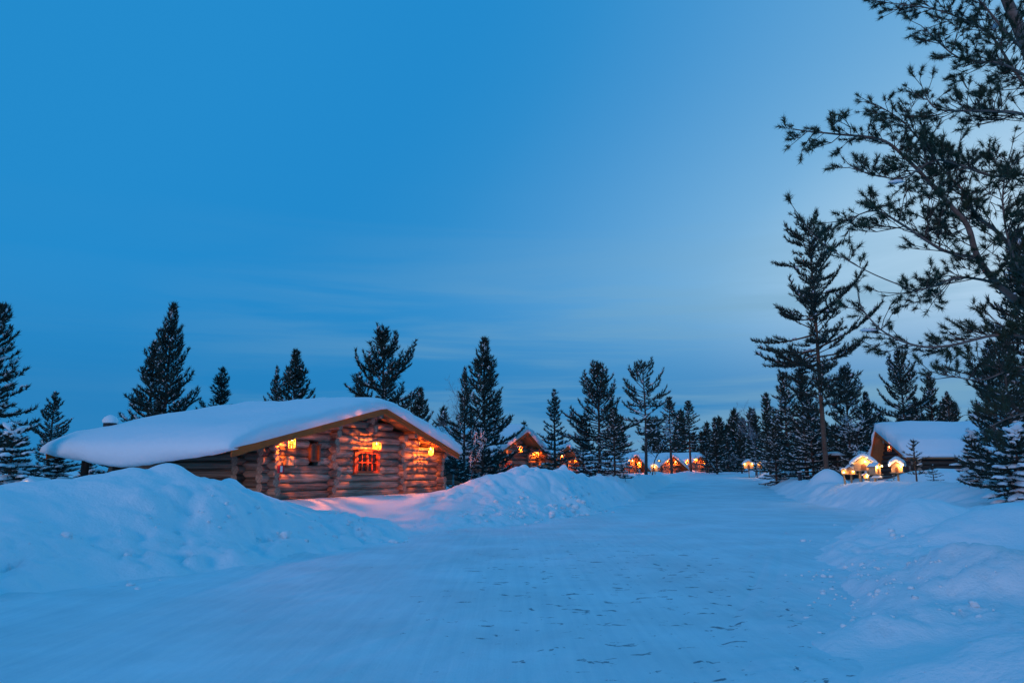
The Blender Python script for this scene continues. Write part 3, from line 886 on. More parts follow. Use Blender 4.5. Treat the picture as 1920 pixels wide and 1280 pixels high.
LAN_SPOTS = [(1006, 857, 52.0, 'bright lantern under the right eave of the second cabin', 34), (933, 851, 45.5, 'thin lantern at the left corner of the second cabin', 16),
             (1027, 866, 62.5, 'lantern at the left corner of the third cabin', 22), (1054, 862, 65.0, 'dim lantern in the middle of the third cabin gable', 22), (1079, 867, 68.5, 'bright lantern at the right corner of the third cabin', 34),
             (1186, 872, 82.5, 'left lantern on the fourth cabin gable behind the branches', 34), (1199, 876, 84.5, 'right lantern on the fourth cabin gable behind the branches', 40),
             (1236, 871, 101, 'lantern left of the far pair of cabins', 30), (1252, 871, 102.5, 'left lantern on the left cabin of the far pair', 40), (1267, 872, 104.5, 'middle lantern on the left cabin of the far pair', 50),
             (1289, 869, 112, 'left corner lantern on the farthest cabin', 40), (1305, 867, 114.5, 'middle lantern on the farthest cabin gable', 50), (1320, 869, 117.5, 'right lantern on the farthest cabin gable', 50)]
for px, py, D, lab, pw in LAN_SPOTS:
    far_lantern(px, py, D, lab, pw, 1.3 if D < 70 else 1.9)

# ------------------------------------------------------------------ long log house on the right
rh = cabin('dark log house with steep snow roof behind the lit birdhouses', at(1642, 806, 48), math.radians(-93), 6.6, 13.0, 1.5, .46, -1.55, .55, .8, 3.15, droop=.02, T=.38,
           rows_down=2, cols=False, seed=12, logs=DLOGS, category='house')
lantern(at(1668, 846, 46.4), .3, 'small orange lantern on the gable of the dark log house', 'tall', 24, 1.0)
# low shed seen between the trunks, left of that house
sp = at(1586, 866, 54)
shed = empty('log_shed', (sp.x, sp.y, ground_z(sp.x, sp.y)), .05, 'low dark log shed with snow on top behind the tall pine', 'shed')
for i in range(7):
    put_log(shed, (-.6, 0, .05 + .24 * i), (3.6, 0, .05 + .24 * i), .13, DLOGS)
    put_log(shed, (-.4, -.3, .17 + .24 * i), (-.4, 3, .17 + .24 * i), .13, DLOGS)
MB().box((1.45, 1.3, 1.70), (4.9, 4.0, .10)).build('roof', M['dark_wood'], shed)
sn = snow_cap('roof_snow', lambda q: [(-1.05, 1.76), (-1.08, 1.86), (-.9, 1.96)] + [(-.7 + .21 * k, 2.0 + .05 * math.sin(k)) for k in range(21)] + [(3.8, 1.96), (3.96, 1.86), (3.95, 1.76)],
              lambda q: [(-1.0, 1.752)] * 3 + [(-.7 + .21 * k, 1.752) for k in range(21)] + [(3.9, 1.752)] * 3, -.8, 3.4, shed, .6, 4, 6)

# ------------------------------------------------------------------ lit birdhouses on posts
def birdhouse(px, py, D, w, d, h, post_h, label, rz=-.5, posts=1, snow=.2, power=5.0, door=True, plate=False, bulbs=((-.32, .0),), lean=0.0):
    """px, py: where the post meets the snow"""
    g = at(px, py, D)
    zb = min(g.z, ground_z(g.x, g.y)) - .25
    zf = g.z + post_h                                     # floor height
    t = empty('birdhouse', (g.x, g.y, zb), rz, label, 'birdhouse', 'lit birdhouses on posts beside the road')
    zf -= zb
    if posts == 1:
        MB().tube([(lean * zf, 0, 0), (lean * zf * .4, .01, zf * .5), (0, 0, zf)], [.055, .05, .05], 9).build('post', M['pale_wood'], t)
    else:
        for s in (-1, 1):
            MB().tube([(s * w * .22, 0, 0), (s * w * .2, 0, zf)], .06, 9).build('post', M['pale_wood'], t)
    MB().box((0, -.04, zf + .015), (w * 1.25, d * 1.35, .03)).build('floor', M['pale_wood'], t)
    rise = w * .36
    c = zf + .03
    # walls of small stacked slats
    n = max(3, int(h / .06))
    for i in range(n):
        z = c + h * (i + .5) / n
        o = MB()
        for s in (-1, 1):
            o.box((s * (w / 2 - .012), 0, z), (.024, d, h / n * .90))
            o.box((0, s * (d / 2 - .012), z), (w - .03, .022, h / n * .90))
        o.build('slat', M['pale_wood'], t)
    gp = [(-w / 2, c + h), (w / 2, c + h), (0, c + h + rise)]
    MB().prism(gp, -d / 2 + .003, -d / 2 + .022).build('gable', M['pale_wood'], t)
    MB().prism(gp, d / 2 - .022, d / 2 - .003).build('gable', M['pale_wood'], t)
    if door:
        dd = MB(); k = 8
        dw, dh = w * .13, h * .62
        poly = [(-dw, c + .02), (dw, c + .02), (dw, c + dh)] + [(dw * math.cos(math.pi * j / k), c + dh + dw * math.sin(math.pi * j / k)) for j in range(1, k)] + [(-dw, c + dh)]
        dd.prism(poly, -d / 2 - .012, -d / 2 - .002)
        dd.build('doorway', M['dark_wood'], t)
    sl = rise / (w / 2)
    e = w * .16
    for s in (-1, 1):
        x1 = s * (w / 2 + e); z1 = c + h - sl * e
        poly = [(0, c + h + rise + .004), (x1, z1 + .004), (x1, z1 + .03), (0, c + h + rise + .034)]
        MB().prism(poly if s < 0 else poly[::-1], -d * .72, d * .66).build('roof', M['dark_wood'], t)
    K = 6.0
    W2 = (w / 2 + e) * K
    top = lambda x: (h + rise + .034) * K - sl * abs(x)
    T = snow * K
    def pt(q):
        L = [(-W2 - .1, top(W2) + .0), (-W2 - .3, top(W2) + T * .3), (-W2 - .15, top(W2) + T * .62)]
        for k in range(13):
            x = -W2 * .9 + 1.8 * W2 * k / 12
            L.append((x, (h + rise) * K - sl * math.sqrt(x * x + (w * .25 * K) ** 2) + T * 1.15 - T * .22 * (abs(x) / W2) ** 3))
        return L + [(W2 + .15, top(W2) + T * .62), (W2 + .3, top(W2) + T * .3), (W2 + .1, top(W2))]
    def pb(q):
        return [(-W2, top(W2) + .01)] * 3 + [(-W2 * .9 + 1.8 * W2 * k / 12, top(-W2 * .9 + 1.8 * W2 * k / 12) + .01) for k in range(13)] + [(W2, top(W2) + .01)] * 3
    s = snow_cap('snow_cap', pt, pb, -d * .74 * K, d * .68 * K, t, .55, int(px) % 17, 8, .10)
    s.scale = (1 / K,) * 3
    s.location = (0, 0, c)
    if plate:
        MB().tube([(0, -.1, c - .20), (0, -.1, c - .17)], [w * .55, w * .6], 16).build('tray', M['pale_wood'], t)
        MB().tube([(0, -.1, c - .17), (0, -.1, c - .11), (0, -.1, c - .05), (0, -.1, c - .03)], [w * .6, w * .55, w * .36, w * .1], 16).build('tray_snow', M['snow'], t)
    for bxx, bz in bulbs:
        o = MB(); r = .032
        o.tube([(bxx * w, -d * .62, c + h + bz - r), (bxx * w, -d * .62, c + h + bz - r * .6), (bxx * w, -d * .62, c + h + bz), (bxx * w, -d * .62, c + h + bz + r * .7), (bxx * w, -d * .62, c + h + bz + r)], [r * .3, r * .8, r, r * .75, r * .2], 8)
        o.build('bulb', M['bulb_white'], t)
        ld = bpy.data.lights.new('bulb_light', 'POINT'); ld.energy = power * 2.3; ld.color = (1.0, .46, .11); ld.shadow_soft_size = .035
        lo = bpy.data.objects.new('bulb_light', ld); COL.objects.link(lo); lo.parent = t
        lo.location = (bxx * w, -d * .62 - .05, c + h + bz)
    return t
birdhouse(1583, 907, 39.0, .19, .19, .16, .50, 'small narrow birdhouse on a leaning post, leftmost of the lit group', -.3, snow=.10, power=2.5, bulbs=((.0, -.10),), lean=.12)
birdhouse(1597, 907, 39.2, .47, .40, .17, .48, 'low wide birdhouse with a snow cap, second from the left of the lit group', -.6, snow=.17, power=8, bulbs=((-.52, .02), (.35, -.02)))
birdhouse(1622, 906, 38.4, .92, .76, .34, .62, 'largest lit birdhouse with thick snow roof on two posts', -.45, posts=2, snow=.30, power=12, bulbs=((-.52, .02), (.10, .10), (.55, -.02)))
birdhouse(1624, 905, 37.0, .22, .20, .11, .20, 'tiny snow-topped birdhouse below the largest one', -.4, snow=.09, power=3, door=False, bulbs=((.3, -.02),))
birdhouse(1642, 904, 36.4, .40, .36, .36, .36, 'tall narrow birdhouse above a snowy round tray, right of the largest one', .5, snow=.08, power=8, plate=True, bulbs=((.50, .03), (-.3, -.03)))
birdhouse(1685, 904, 35.0, .47, .44, .30, .42, 'lit birdhouse with rounded snow cap standing alone on the right', -.6, snow=.30, power=9, bulbs=((-.60, .02), (.40, -.02)))
birdhouse(1404, 880, 84, 1.0, .9, .45, .10, 'distant lit birdhouse at the right end of the road', -.3, snow=.35, power=9, bulbs=((-.4, .0), (.4, .05)))
birdhouse(1425, 879, 82, .5, .5, .4, .12, 'small distant lit birdhouse just right of the other far one', -.3, snow=.2, power=6, bulbs=((.0, .0),))
birdhouse(1228, 886, 78, .7, .7, .4, .12, 'distant snow-capped birdhouse in front of the far cabins', -.3, snow=.45, power=9, bulbs=((.0, .05),))
birdhouse(66, 940, 19.0, .55, .5, .20, .02, 'snow-capped birdhouse peeking over the bank at the left edge', -.1, snow=.22, power=1.2, bulbs=((.0, .10),))
# small dark post box beside the road
b0 = at(1500, 897, 52)
pbx = empty('marker_post', (b0.x, b0.y, ground_z(b0.x, b0.y) - .1), .2, 'short dark marker box with two stubs beside the far road edge', 'post')
MB().box((0, 0, .35), (.20, .16, .62)).build('box', M['iron'], pbx)
MB().box((-.25, 0, .58), (.26, .05, .05)).build('arm', M['iron'], pbx)
MB().box((0, 0, .68), (.24, .2, .05)).build('cap', M['snow'], pbx)

# ------------------------------------------------------------------ trees
class TreeGeo:
    def __init__(self): self.seg = []; self.tp = []; self.td = []; self.ts = []; self.sp = []; self.sd = []; self.ss = []
    def line(self, pts, r0, r1):
        n = len(pts) - 1
        for i in range(n):
            self.seg.append((*pts[i], *pts[i + 1], r0 + (r1 - r0) * i / n, r0 + (r1 - r0) * (i + 1) / n))
    def tuft(self, p, d, s): self.tp.append(p); self.td.append(d); self.ts.append(s)
    def snow(self, p, d, s): self.sp.append(p); self.sd.append(d); self.ss.append(s)
def norm(a): return a / np.maximum(np.linalg.norm(a, axis=-1, keepdims=True), 1e-9)
def seg_mesh(name, seg, mat, n=4):
    S = np.array(seg, dtype=float)
    a, b, ra, rb = S[:, :3], S[:, 3:6], S[:, 6:7], S[:, 7:8]
    t = norm(b - a)
    ref = np.where(np.abs(t[:, 2:3]) > .9, np.array([[1., 0, 0]]), np.array([[0, 0, 1.]]))
    e1 = norm(np.cross(t, ref)); e2 = np.cross(e1, t)
    V = []
    for c, r in ((a, ra), (b, rb)):
        for k in range(n):
            w = 2 * math.pi * k / n
            V.append(c + e1 * math.cos(w) * r + e2 * math.sin(w) * r)
    V = np.stack(V, 1)                       # (m, 2n, 3)
    m = len(S)
    base = np.arange(m)[:, None] * 2 * n
    F = [base + np.array([[k, (k + 1) % n, n + (k + 1) % n, n + k]]) for k in range(n)]
    return np_mesh(name, V.reshape(-1, 3), [np.concatenate(F)], [mat], True)
def needle_mesh(name, tp, td, ts, mat, rng, K, spread, wid, back=.7):
    P, D, S = np.array(tp), norm(np.array(td)), np.array(ts)[:, None]
    m = len(P)
    P = np.repeat(P, K, 0); D = np.repeat(D, K, 0); S = np.repeat(S, K, 0)
    nd = norm(D + spread * rng.normal(size=(m * K, 3)))
    nd[:, 2] += .10; nd = norm(nd)
    st = P - D * S * back * rng.random((m * K, 1))
    w = norm(np.cross(nd, rng.normal(size=(m * K, 3)))) * wid
    ln = S * rng.uniform(.65, 1.15, (m * K, 1))
    V = np.stack([st - w, st + w, st + nd * ln], 1).reshape(-1, 3)
    return np_mesh(name, V, [np.arange(m * K * 3).reshape(-1, 3)], [mat])
_dome = []
for (r, z) in ((1.0, -.25), (.92, .30), (.55, .78)):
    for k in range(7):
        w = 2 * math.pi * k / 7
        _dome.append((r * math.cos(w), r * math.sin(w), z))
_dome.append((0, 0, 1.0)); _dome.append((0, 0, -.35))
DOME = np.array(_dome)
_df = []
for j in range(2):
    for k in range(7): _df.append((j * 7 + k, j * 7 + (k + 1) % 7, (j + 1) * 7 + (k + 1) % 7, (j + 1) * 7 + k))
DQ = np.array(_df)
DT = np.array([(14 + k, 14 + (k + 1) % 7, 21) for k in range(7)] + [((k + 1) % 7, k, 22) for k in range(7)])
def snow_mesh(name, sp, sd, ss, rng):
    P, D, S = np.array(sp), np.array(sd), np.array(ss)      # S: (m,3) along, across, up
    m = len(P)
    d = D.copy(); d = norm(d)
    side = norm(np.cross(np.array([[0, 0, 1.]]), d)); up = norm(np.cross(d, side))
    J = 1 + rng.uniform(-.22, .22, (m, len(DOME), 1))
    T = DOME[None] * J
    V = P[:, None] + T[..., 0:1] * (d * S[:, 0:1])[:, None] + T[..., 1:2] * (side * S[:, 1:2])[:, None] + T[..., 2:3] * (up * S[:, 2:3])[:, None]
    b = np.arange(m)[:, None, None] * len(DOME)
    return np_mesh(name, V.reshape(-1, 3), [(b + DQ[None]).reshape(-1, 4), (b + DT[None]).reshape(-1, 3)], [M['snow']], True)

def conifer(seed, H, R, base=.08, prof='cone', up_low=-.15, up_high=.75, curl=.5, dens=1.0, whorl=.42, tuft=.22, snowy=.35, K=10, wid=.021, trunk_r=None, lean=(0, 0), sparse=0.0, bark='bark', gap=.2, snow_size=1.0, bend=0.0, irr=0.0):
    """a pine or spruce: trunk, whorls of limbs, side twigs with needle tufts, snow on the limbs"""
    rng = np.random.default_rng(seed)
    G = TreeGeo()
    tr = trunk_r or H * .011 + .03
    nt_ = 16
    ph = rng.uniform(0, 6.28, 2)
    def tp(z):
        f = z / H
        return np.array([lean[0] * H * f + .02 * H * bend * math.sin(3 * f + ph[0]), lean[1] * H * f + .02 * H * bend * math.sin(2.6 * f + ph[1]), z])
    trunk = [tp(H * i / nt_) for i in range(nt_ + 1)]
    tseg = []
    for i in range(nt_):
        r0 = tr * (1 - i / nt_) ** .8 + .012; r1 = tr * (1 - (i + 1) / nt_) ** .8 + .012
        tseg.append((*trunk[i], *trunk[i + 1], r0, r1))
    tseg.insert(0, (*(trunk[0] - np.array([0, 0, .6])), *trunk[0], tr * 1.25, tr + .012))
    def profile(f):
        if prof == 'cone': return (1 - f) ** .78 * (.75 + .25 * min(1, f / .12)) + .05
        if prof == 'pine': return (.55 + .45 * min(1, f / .35)) * (1 - f ** 2.2) ** .8 * 1.0 + .06
        if prof == 'crownpine': return math.sqrt(max(0, math.sin(math.pi * (f * .82 + .12)))) * (1 - .45 * f) + .04
        return 1 - f
    z = base * H
    while z < H * .985:
        f = (z / H - base) / (1 - base)
        nb = int(rng.integers(4, 6)) if not irr else 2; az0 = rng.uniform(0, 6.28)
        for b in range(nb):
            if rng.random() < sparse: continue
            L = R * profile(f) * rng.uniform(.45 - .25 * irr, 1.18)
            if rng.random() < .10: L *= 1.22
            if L < .12: L = .12
            az = az0 + 2 * math.pi * b / nb + rng.uniform(-.35, .35) * (1 + 2 * irr)
            el = up_low + (up_high - up_low) * f ** 1.1 + rng.uniform(-.16, .16) * (1 + 1.6 * irr)
            p = tp(z + rng.uniform(-.1, .1) * whorl)
            ns = max(3, int(L / .28)); pts = [p]
            e = el
            for s in range(ns):
                e += curl * (1.0 / ns) * (s / ns) * 1.6
                az += rng.uniform(-.12, .12)
                p = p + (L / ns) * np.array([math.cos(az) * math.cos(e), math.sin(az) * math.cos(e), math.sin(e)])
                pts.append(p)
            r0 = max(.009, .014 * L + .006)
            G.line(pts, r0, .005)
            # twigs
            step = .20 / dens
            d = L * gap * rng.uniform(.7, 1.2); sd = 1
            while d < L:
                q = d / L * ns; i = min(int(q), ns - 1); t = q - i
                c = pts[i] * (1 - t) + pts[i + 1] * t
                dirv = pts[i + 1] - pts[i]; dirv = dirv / np.linalg.norm(dirv)
                lat = np.array([-dirv[1], dirv[0], 0.0]); lat /= max(1e-6, np.linalg.norm(lat))
                tl = (.36 * (L - d) + .18) * rng.uniform(.55, 1.15)
                tl = min(tl, .95)
                tv = dirv * .75 + lat * sd * .8 + np.array([0, 0, rng.uniform(-.12, .30)])
                tv /= np.linalg.norm(tv)
                eN = c + tv * tl + np.array([0, 0, .10 * tl])
                G.line([c, eN], .006, .003)
                k = tuft * .5
                while k <= tl + .02:
                    u_ = k / tl
                    G.tuft(c + (eN - c) * min(u_, 1.0), tv + np.array([0, 0, .25 + .35 * u_]) + rng.normal(size=3) * .22, tuft * rng.uniform(.8, 1.15))
                    k += tuft * .5
                if rng.random() < snowy * .55 * (1.25 - f):
                    sz = snow_size * rng.uniform(.5, 1.2)
                    G.snow(c + (eN - c) * rng.uniform(.4, .9) + np.array([0, 0, .07]), tv, (.13 * sz, .075 * sz, .045 * sz))
                sd = -sd
                d += step * rng.uniform(.7, 1.3)
            G.tuft(pts[-1], (pts[-1] - pts[-2]) + np.array([0, 0, .06]), tuft * 1.1)
            for s in range(1, ns):
                if s / ns > gap * .8: G.tuft(pts[s], (pts[s + 1] - pts[s]) + np.array([0, 0, .10]), tuft)
                if rng.random() < snowy * (1.2 - f):
                    sz = snow_size * rng.uniform(.6, 1.5)
                    G.snow(pts[s] + np.array([0, 0, .08]), pts[s + 1] - pts[s], (.17 * sz, .09 * sz, .055 * sz))
        z += whorl * (1 - .45 * f) * rng.uniform(.8, 1.2)
    G.tuft(tp(H), np.array([0, 0, 1.0]), tuft * 1.3)
    G.tuft(tp(H * .985), np.array([0, 0, 1.0]), tuft * 1.3)
    ms = {'trunk': seg_mesh('trunk', tseg, M[bark], 9), 'branches': seg_mesh('branches', G.seg, M[bark], 3),
          'needles': needle_mesh('needles', G.tp, G.td, G.ts, M['needle'], rng, K, .42, wid)}
    if len(G.sp): ms['branch_snow'] = snow_mesh('branch_snow', G.sp, G.sd, G.ss, rng)
    return H, ms
def bare_tree(seed, H, R, mat, depth=4, snow=False, r0=None):
    rng = np.random.default_rng(seed)
    G = TreeGeo(); T = []
    def grow(p, d, L, r, lev):
        n = 4; pts = [p]
        for i in range(n):
            d = d + rng.normal(size=3) * .13 + np.array([0, 0, .06]); d = d / np.linalg.norm(d)
            p = p + d * L / n; pts.append(p)
        for i in range(n):
            (T if lev == 0 else G.seg).append((*pts[i], *pts[i + 1], r * (1 - .5 * i / n), r * (1 - .5 * (i + 1) / n)))
        if snow and lev >= 2 and rng.random() < .3: G.snow(pts[2] + np.array([0, 0, .02]), d, (.12, .03, .03))
        if lev >= depth: return
        nk = 5 if lev == 0 else int(rng.integers(3, 5))
        for k in range(nk):
            t = .35 + .65 * (k + rng.random()) / nk if lev == 0 else .25 + .75 * rng.random()
            i = min(int(t * n), n - 1); c = pts[i] + (pts[i + 1] - pts[i]) * (t * n - i)
            nd = d * .9 + rng.normal(size=3) * (.55 if lev else .5)
            nd = nd / np.linalg.norm(nd)
            grow(c, nd, L * rng.uniform(.42, .68), max(.004, r * .48), lev + 1)
    grow(np.zeros(3), np.array([0, 0, 1.0]), H * .62, r0 or H * .011, 0)
    zmax = max(s[5] for s in G.seg)
    ms = {'trunk': seg_mesh('trunk', T + [(0, 0, -.5, 0, 0, 0, (r0 or H * .011) * 1.2, r0 or H * .011)], mat, 7), 'branches': seg_mesh('branches', G.seg, mat, 3)}
    if len(G.sp): ms['branch_snow'] = snow_mesh('branch_snow', G.sp, G.sd, G.ss, rng)
    return zmax, ms

PROTO = {
    'young': conifer(11, 9.0, 2.75, .05, 'cone', .0, 1.0, .85, 1.25, .44, .24, .62, sparse=.05, gap=.20, snow_size=.75),
    'young2': conifer(12, 9.5, 3.0, .05, 'cone', -.08, .95, .9, 1.25, .26, .25, .68, gap=.22, irr=.5, snow_size=.8),
    'slim': conifer(13, 9.0, 1.8, .14, 'cone', -.08, .9, .7, .9, .46, .22, .32, sparse=.08),
    'slimhigh': conifer(27, 9.0, 1.9, .34, 'cone', -.15, .85, .6, 1.0, .42, .24, .30, trunk_r=.11, sparse=.06),
    'wide': conifer(14, 9.5, 3.3, .06, 'pine', -.12, 1.0, .85, 1.2, .24, .26, .66, gap=.25, irr=.6, snow_size=.85),
    'bushy': conifer(15, 8.0, 2.6, .02, 'cone', -.25, .75, .6, 1.0, .42, .24, .85, snow_size=1.0, sparse=.06),
    'laden': conifer(16, 4.0, 1.7, .02, 'cone', -.45, .6, .2, 1.2, .32, .20, .34, snow_size=2.6),
    'tall': conifer(17, 14.0, 3.9, .26, 'crownpine', -.05, .55, .6, 1.25, .19, .27, .12, bark='bark_pine', lean=(-.035, 0), gap=.38, bend=.6, trunk_r=.17, irr=1.0),
    'open': conifer(18, 9.0, 3.0, .36, 'crownpine', -.1, .7, .9, 1.1, .24, .26, .25, gap=.42, bend=1.0, trunk_r=.13, irr=.9),
    'far': conifer(19, 9.0, 2.1, .06, 'cone', -.10, .8, .5, .95, .46, .34, .30, K=7, wid=.036, snow_size=1.2),
    'far2': conifer(20, 9.0, 1.7, .10, 'cone', -.15, .8, .5, .95, .46, .34, .30, K=7, wid=.036, snow_size=1.2),
    'speck': conifer(25, 9.0, 2.2, .06, 'cone', -.10, .8, .4, .5, .70, .62, .18, K=5, wid=.10, snow_size=1.8),
    'bare': bare_tree(31, 6.0, 2.0, M['bark_pale'], 5),
    'bare2': bare_tree(32, 6.0, 2.0, M['bark'], 5, True),
    'sapling': conifer(23, 2.2, .75, .22, 'cone', .1, .7, .5, .7, .34, .13, .35, K=8, wid=.008, sparse=.2, snow_size=.6, trunk_r=.025),
    'shrub': bare_tree(34, 1.2, .6, M['bark'], 4, True, .014),
}
def tree(kind, px, top, D, label, group, wide=1.0, rz=None, name='pine_tree', cat='tree', bx=None):
    H, ms = PROTO[kind]
    p = at(px, top, D)
    gx = at(bx, 886, D).x if bx is not None else p.x
    z0 = ground_z(gx, D) - .05
    s = (p.z - z0) / H
    t = empty(name, (gx, D, z0), RND.uniform(0, 6.28) if rz is None else rz, label, cat, group)
    t.scale = (s * wide, s * wide, s)
    for part, me in ms.items():
        o = obj(part, me, t)
        if part != 'trunk': o['kind'] = 'stuff'
    return t
GB = 'pines behind the nearest cabin'
tree('bushy', 2, 572, 25, 'big snowy pine cut by the left edge of the picture', GB, .95)
tree('young2', 104, 735, 42, 'small pine above the left end of the nearest cabin roof', GB, 1.2)
tree('laden', 28, 800, 23, 'snow-laden spruce bush at the far left behind the bank', GB, 1.15, name='spruce_tree')
tree('laden', 112, 842, 27, 'snow-laden spruce bush under the left end of the cabin roof', GB, 1.35, name='spruce_tree')
tree('laden', 168, 852, 30, 'dark snowy spruce bush behind the rear corner of the nearest cabin', GB, 1.3, name='spruce_tree')
tree('young', 325, 570, 42, 'tallest pine of the pair behind the left half of the cabin roof', GB, .82)
tree('young2', 291, 640, 43, 'shorter left pine of the pair behind the left half of the roof', GB, 1.15)
tree('young2', 418, 690, 45, 'small conical pine just right of the tall pair above the roof', GB, 1.25)
tree('young', 556, 657, 44, 'round-topped pine above the middle of the nearest cabin roof', GB, 1.15)
tree('slim', 520, 688, 46, 'thin leaning pine top left of the round-topped pine', GB, .8)
tree('wide', 721, 620, 46, 'broad pine above the gable peak of the nearest cabin', GB, 1.05)
tree('slim', 676, 698, 48, 'spindly pine top left of the broad pine over the gable', GB, .8)
tree('young', 788, 728, 44, 'short pine right of the broad pine, above the right roof slope', GB, 1.1)
GC = 'pines between the cabins and the road'
tree('young', 908, 634, 40, 'tall pointed pine in front of the second cabin', GC, 1.0)
tree('young2', 872, 690, 36, 'shorter snowy pine left of the tall pointed pine', GC, .85)
tree('bare', 852, 700, 38, 'pale bare birch between the nearest and second cabins', GC, .9, name='birch_tree')
tree('bare2', 884, 800, 31, 'thin bare birch trunk standing in the snow right of the nearest cabin', GC, .6, name='birch_tree')
tree('slim', 1039, 731, 46, 'slim pine between the second and third cabins', GC, 1.15)
tree('wide', 1121, 683, 50, 'large dark pine left of the open-crowned pine', GC, 1.0)
tree('bushy', 1150, 765, 46, 'bushy snowy spruce in front of the large dark pine', GC, 1.15, name='spruce_tree')
tree('bushy', 1092, 780, 54, 'snowy spruce left of the large dark pine', GC, .95, name='spruce_tree')
tree('open', 1204, 686, 64, 'open-crowned pine with bare crooked lower limbs', GC, .95)
tree('bare2', 1219, 780, 66, 'snowy bare birch beside the open-crowned pine', GC, 1.0, name='birch_tree')
tree('slimhigh', 1254, 746, 92, 'narrow spruce left of the pair above the far cabins', GC, 1.35, name='spruce_tree')
tree('slimhigh', 1290, 753, 106, 'narrow pointed spruce above the far pair of cabins', GC, 1.35, name='spruce_tree')
tree('far', 1340, 784, 98, 'dark spruce right of the farthest cabin', GC, 1.1, name='spruce_tree')
tree('far2', 1322, 800, 108, 'slim dark spruce just behind the farthest cabin', GC, 1.1, name='spruce_tree')
tree('far', 1386, 784, 104, 'pointed spruce where the road disappears', GC, 1.0, name='spruce_tree')
tree('far2', 1364, 818, 120, 'small far spruce at the end of the road', GC, 1.2, name='spruce_tree')
tree('shrub', 1172, 868, 46, 'bare snowy shrub on the left snowbank', GC, 1.0, name='bare_shrub', cat='shrub')
tree('shrub', 1198, 878, 56, 'small bare shrub right of the other one on the left snowbank', GC, 1.0, name='bare_shrub', cat='shrub')
GR = 'trees on the right side of the road'
tree('tall', 1518, 416, 46, 'tall slender pine with reddish trunk right of the road', GR, .80, rz=0, bx=1556)
for k, px, tp_, D, w, lab in (
    ('far2', 1412, 768, 86, 1.2, 'spruce at the left end of the dark stand right of the road'),
    ('bare', 1412, 745, 84, .9, 'pale bare birch at the left end of the dark stand'),
    ('far', 1436, 738, 74, 1.1, 'second spruce from the left in the dark stand right of the road'),
    ('bushy', 1468, 700, 64, 1.0, 'tall dense spruce left of the tall slender pine'),
    ('young2', 1500, 690, 56, 1.2, 'dense pine right behind the left limbs of the tall slender pine'),
    ('bushy', 1515, 740, 54, 1.0, 'snowy bush-like spruce at the foot of the tall slender pine'),
    ('wide', 1582, 690, 52, .95, 'broad dark pine right behind the tall slender pine'),
    ('bare2', 1606, 770, 50, 1.0, 'bare twiggy birch right of the tall slender pine trunk'),
    ('bushy', 1450, 800, 60, 1.2, 'low snowy spruce at the left foot of the dark stand'),
    ('young', 1622, 735, 58, 1.0, 'dark pine left of the dark log house roof'),
    ('wide', 1684, 658, 62, .9, 'broad pine behind the dark log house'),
    ('far', 1740, 698, 66, 1.0, 'pointed spruce right of the broad pine behind the dark house'),
    ('young2', 1775, 735, 60, 1.3, 'low dense pine behind the right half of the dark house'),
    ('far', 1715, 745, 70, 1.2, 'small spruce between the two pines behind the dark house'),
    ('far2', 1650, 770, 70, 1.2, 'low spruce over the ridge of the dark house'),
    ('young', 1852, 640, 32, .9, 'dense snowy pine in front of the right end of the dark house'),
    ('young', 1905, 430, 27, 1.0, 'big dark pine at the right edge behind the overhanging boughs'),
    ('young2', 1874, 610, 24, .9, 'snow-flecked pine below the overhanging boughs at the right edge'),
    ('laden', 1900, 800, 23, 1.2, 'snow-laden bush at the right edge above the snowbank'),
    ('laden', 1822, 812, 31, 1.2, 'snow-laden bush before the wall of the dark log house')):
    tree(k, px, tp_, D, lab, GR, w, name={'bare': 'birch_tree', 'bare2': 'birch_tree'}.get(k, 'spruce_tree' if k in ('far', 'far2', 'bushy', 'laden') else 'pine_tree'))
tree('sapling', 1712, 826, 34, 'young pine sapling beside the rightmost lit birdhouse', GR, 1.25, name='pine_sapling')
tree('sapling', 1748, 872, 33, 'low dark sapling right of the young pine by the birdhouses', GR, 1.7, name='pine_sapling')
tree('sapling', 1674, 878, 35.5, 'low dark sapling behind the post of the rightmost birdhouse', GR, 1.5, name='pine_sapling')
# the wood far behind everything
rr = random.Random(77)
far = []
for i in range(150):
    px = rr.uniform(820, 1940) if i < 60 else rr.uniform(1215, 1940)
    D = rr.uniform(120, 210)
    hgt = rr.uniform(5.5, 11.5) if px < 1215 else rr.uniform(7.0, 13.0)
    x = (px - 960) / 1421 * D
    if D < 150 and 1290 < px < 1400: D += 60; x = (px - 960) / 1421 * D
    far.append((x, D, hgt))
def merged_wood():
    H, ms = PROTO['speck']
    wood = empty('distant_wood', (40, 160, 1.7), 0, 'dark distant wood along the horizon behind the cabins', 'wood')
    wood['kind'] = 'stuff'
    for part in ('needles', 'branch_snow', 'trunk'):
        me = ms[part]
        v = np.empty(len(me.vertices) * 3, np.float32); me.vertices.foreach_get('co', v); v = v.reshape(-1, 3)
        groups = {}
        for p in me.polygons: groups.setdefault(len(p.vertices), []).append(tuple(p.vertices))
        V = []; F = {k: [] for k in groups}; base = 0
        for x, D, h in far:
            k = h / H; c, s_ = math.cos(x), math.sin(x)
            w = np.stack([(v[:, 0] * c - v[:, 1] * s_) * k * 1.15 + x - 40, (v[:, 0] * s_ + v[:, 1] * c) * k * 1.15 + D - 160, v[:, 2] * k - .1], 1)
            V.append(w)
            for n, g in groups.items(): F[n].append(np.array(g) + base)
            base += len(v)
        o = obj(part, np_mesh(part, np.concatenate(V), [np.concatenate(f) for f in F.values()], [me.materials[0]], part != 'needles'), wood, kind='stuff')
merged_wood()

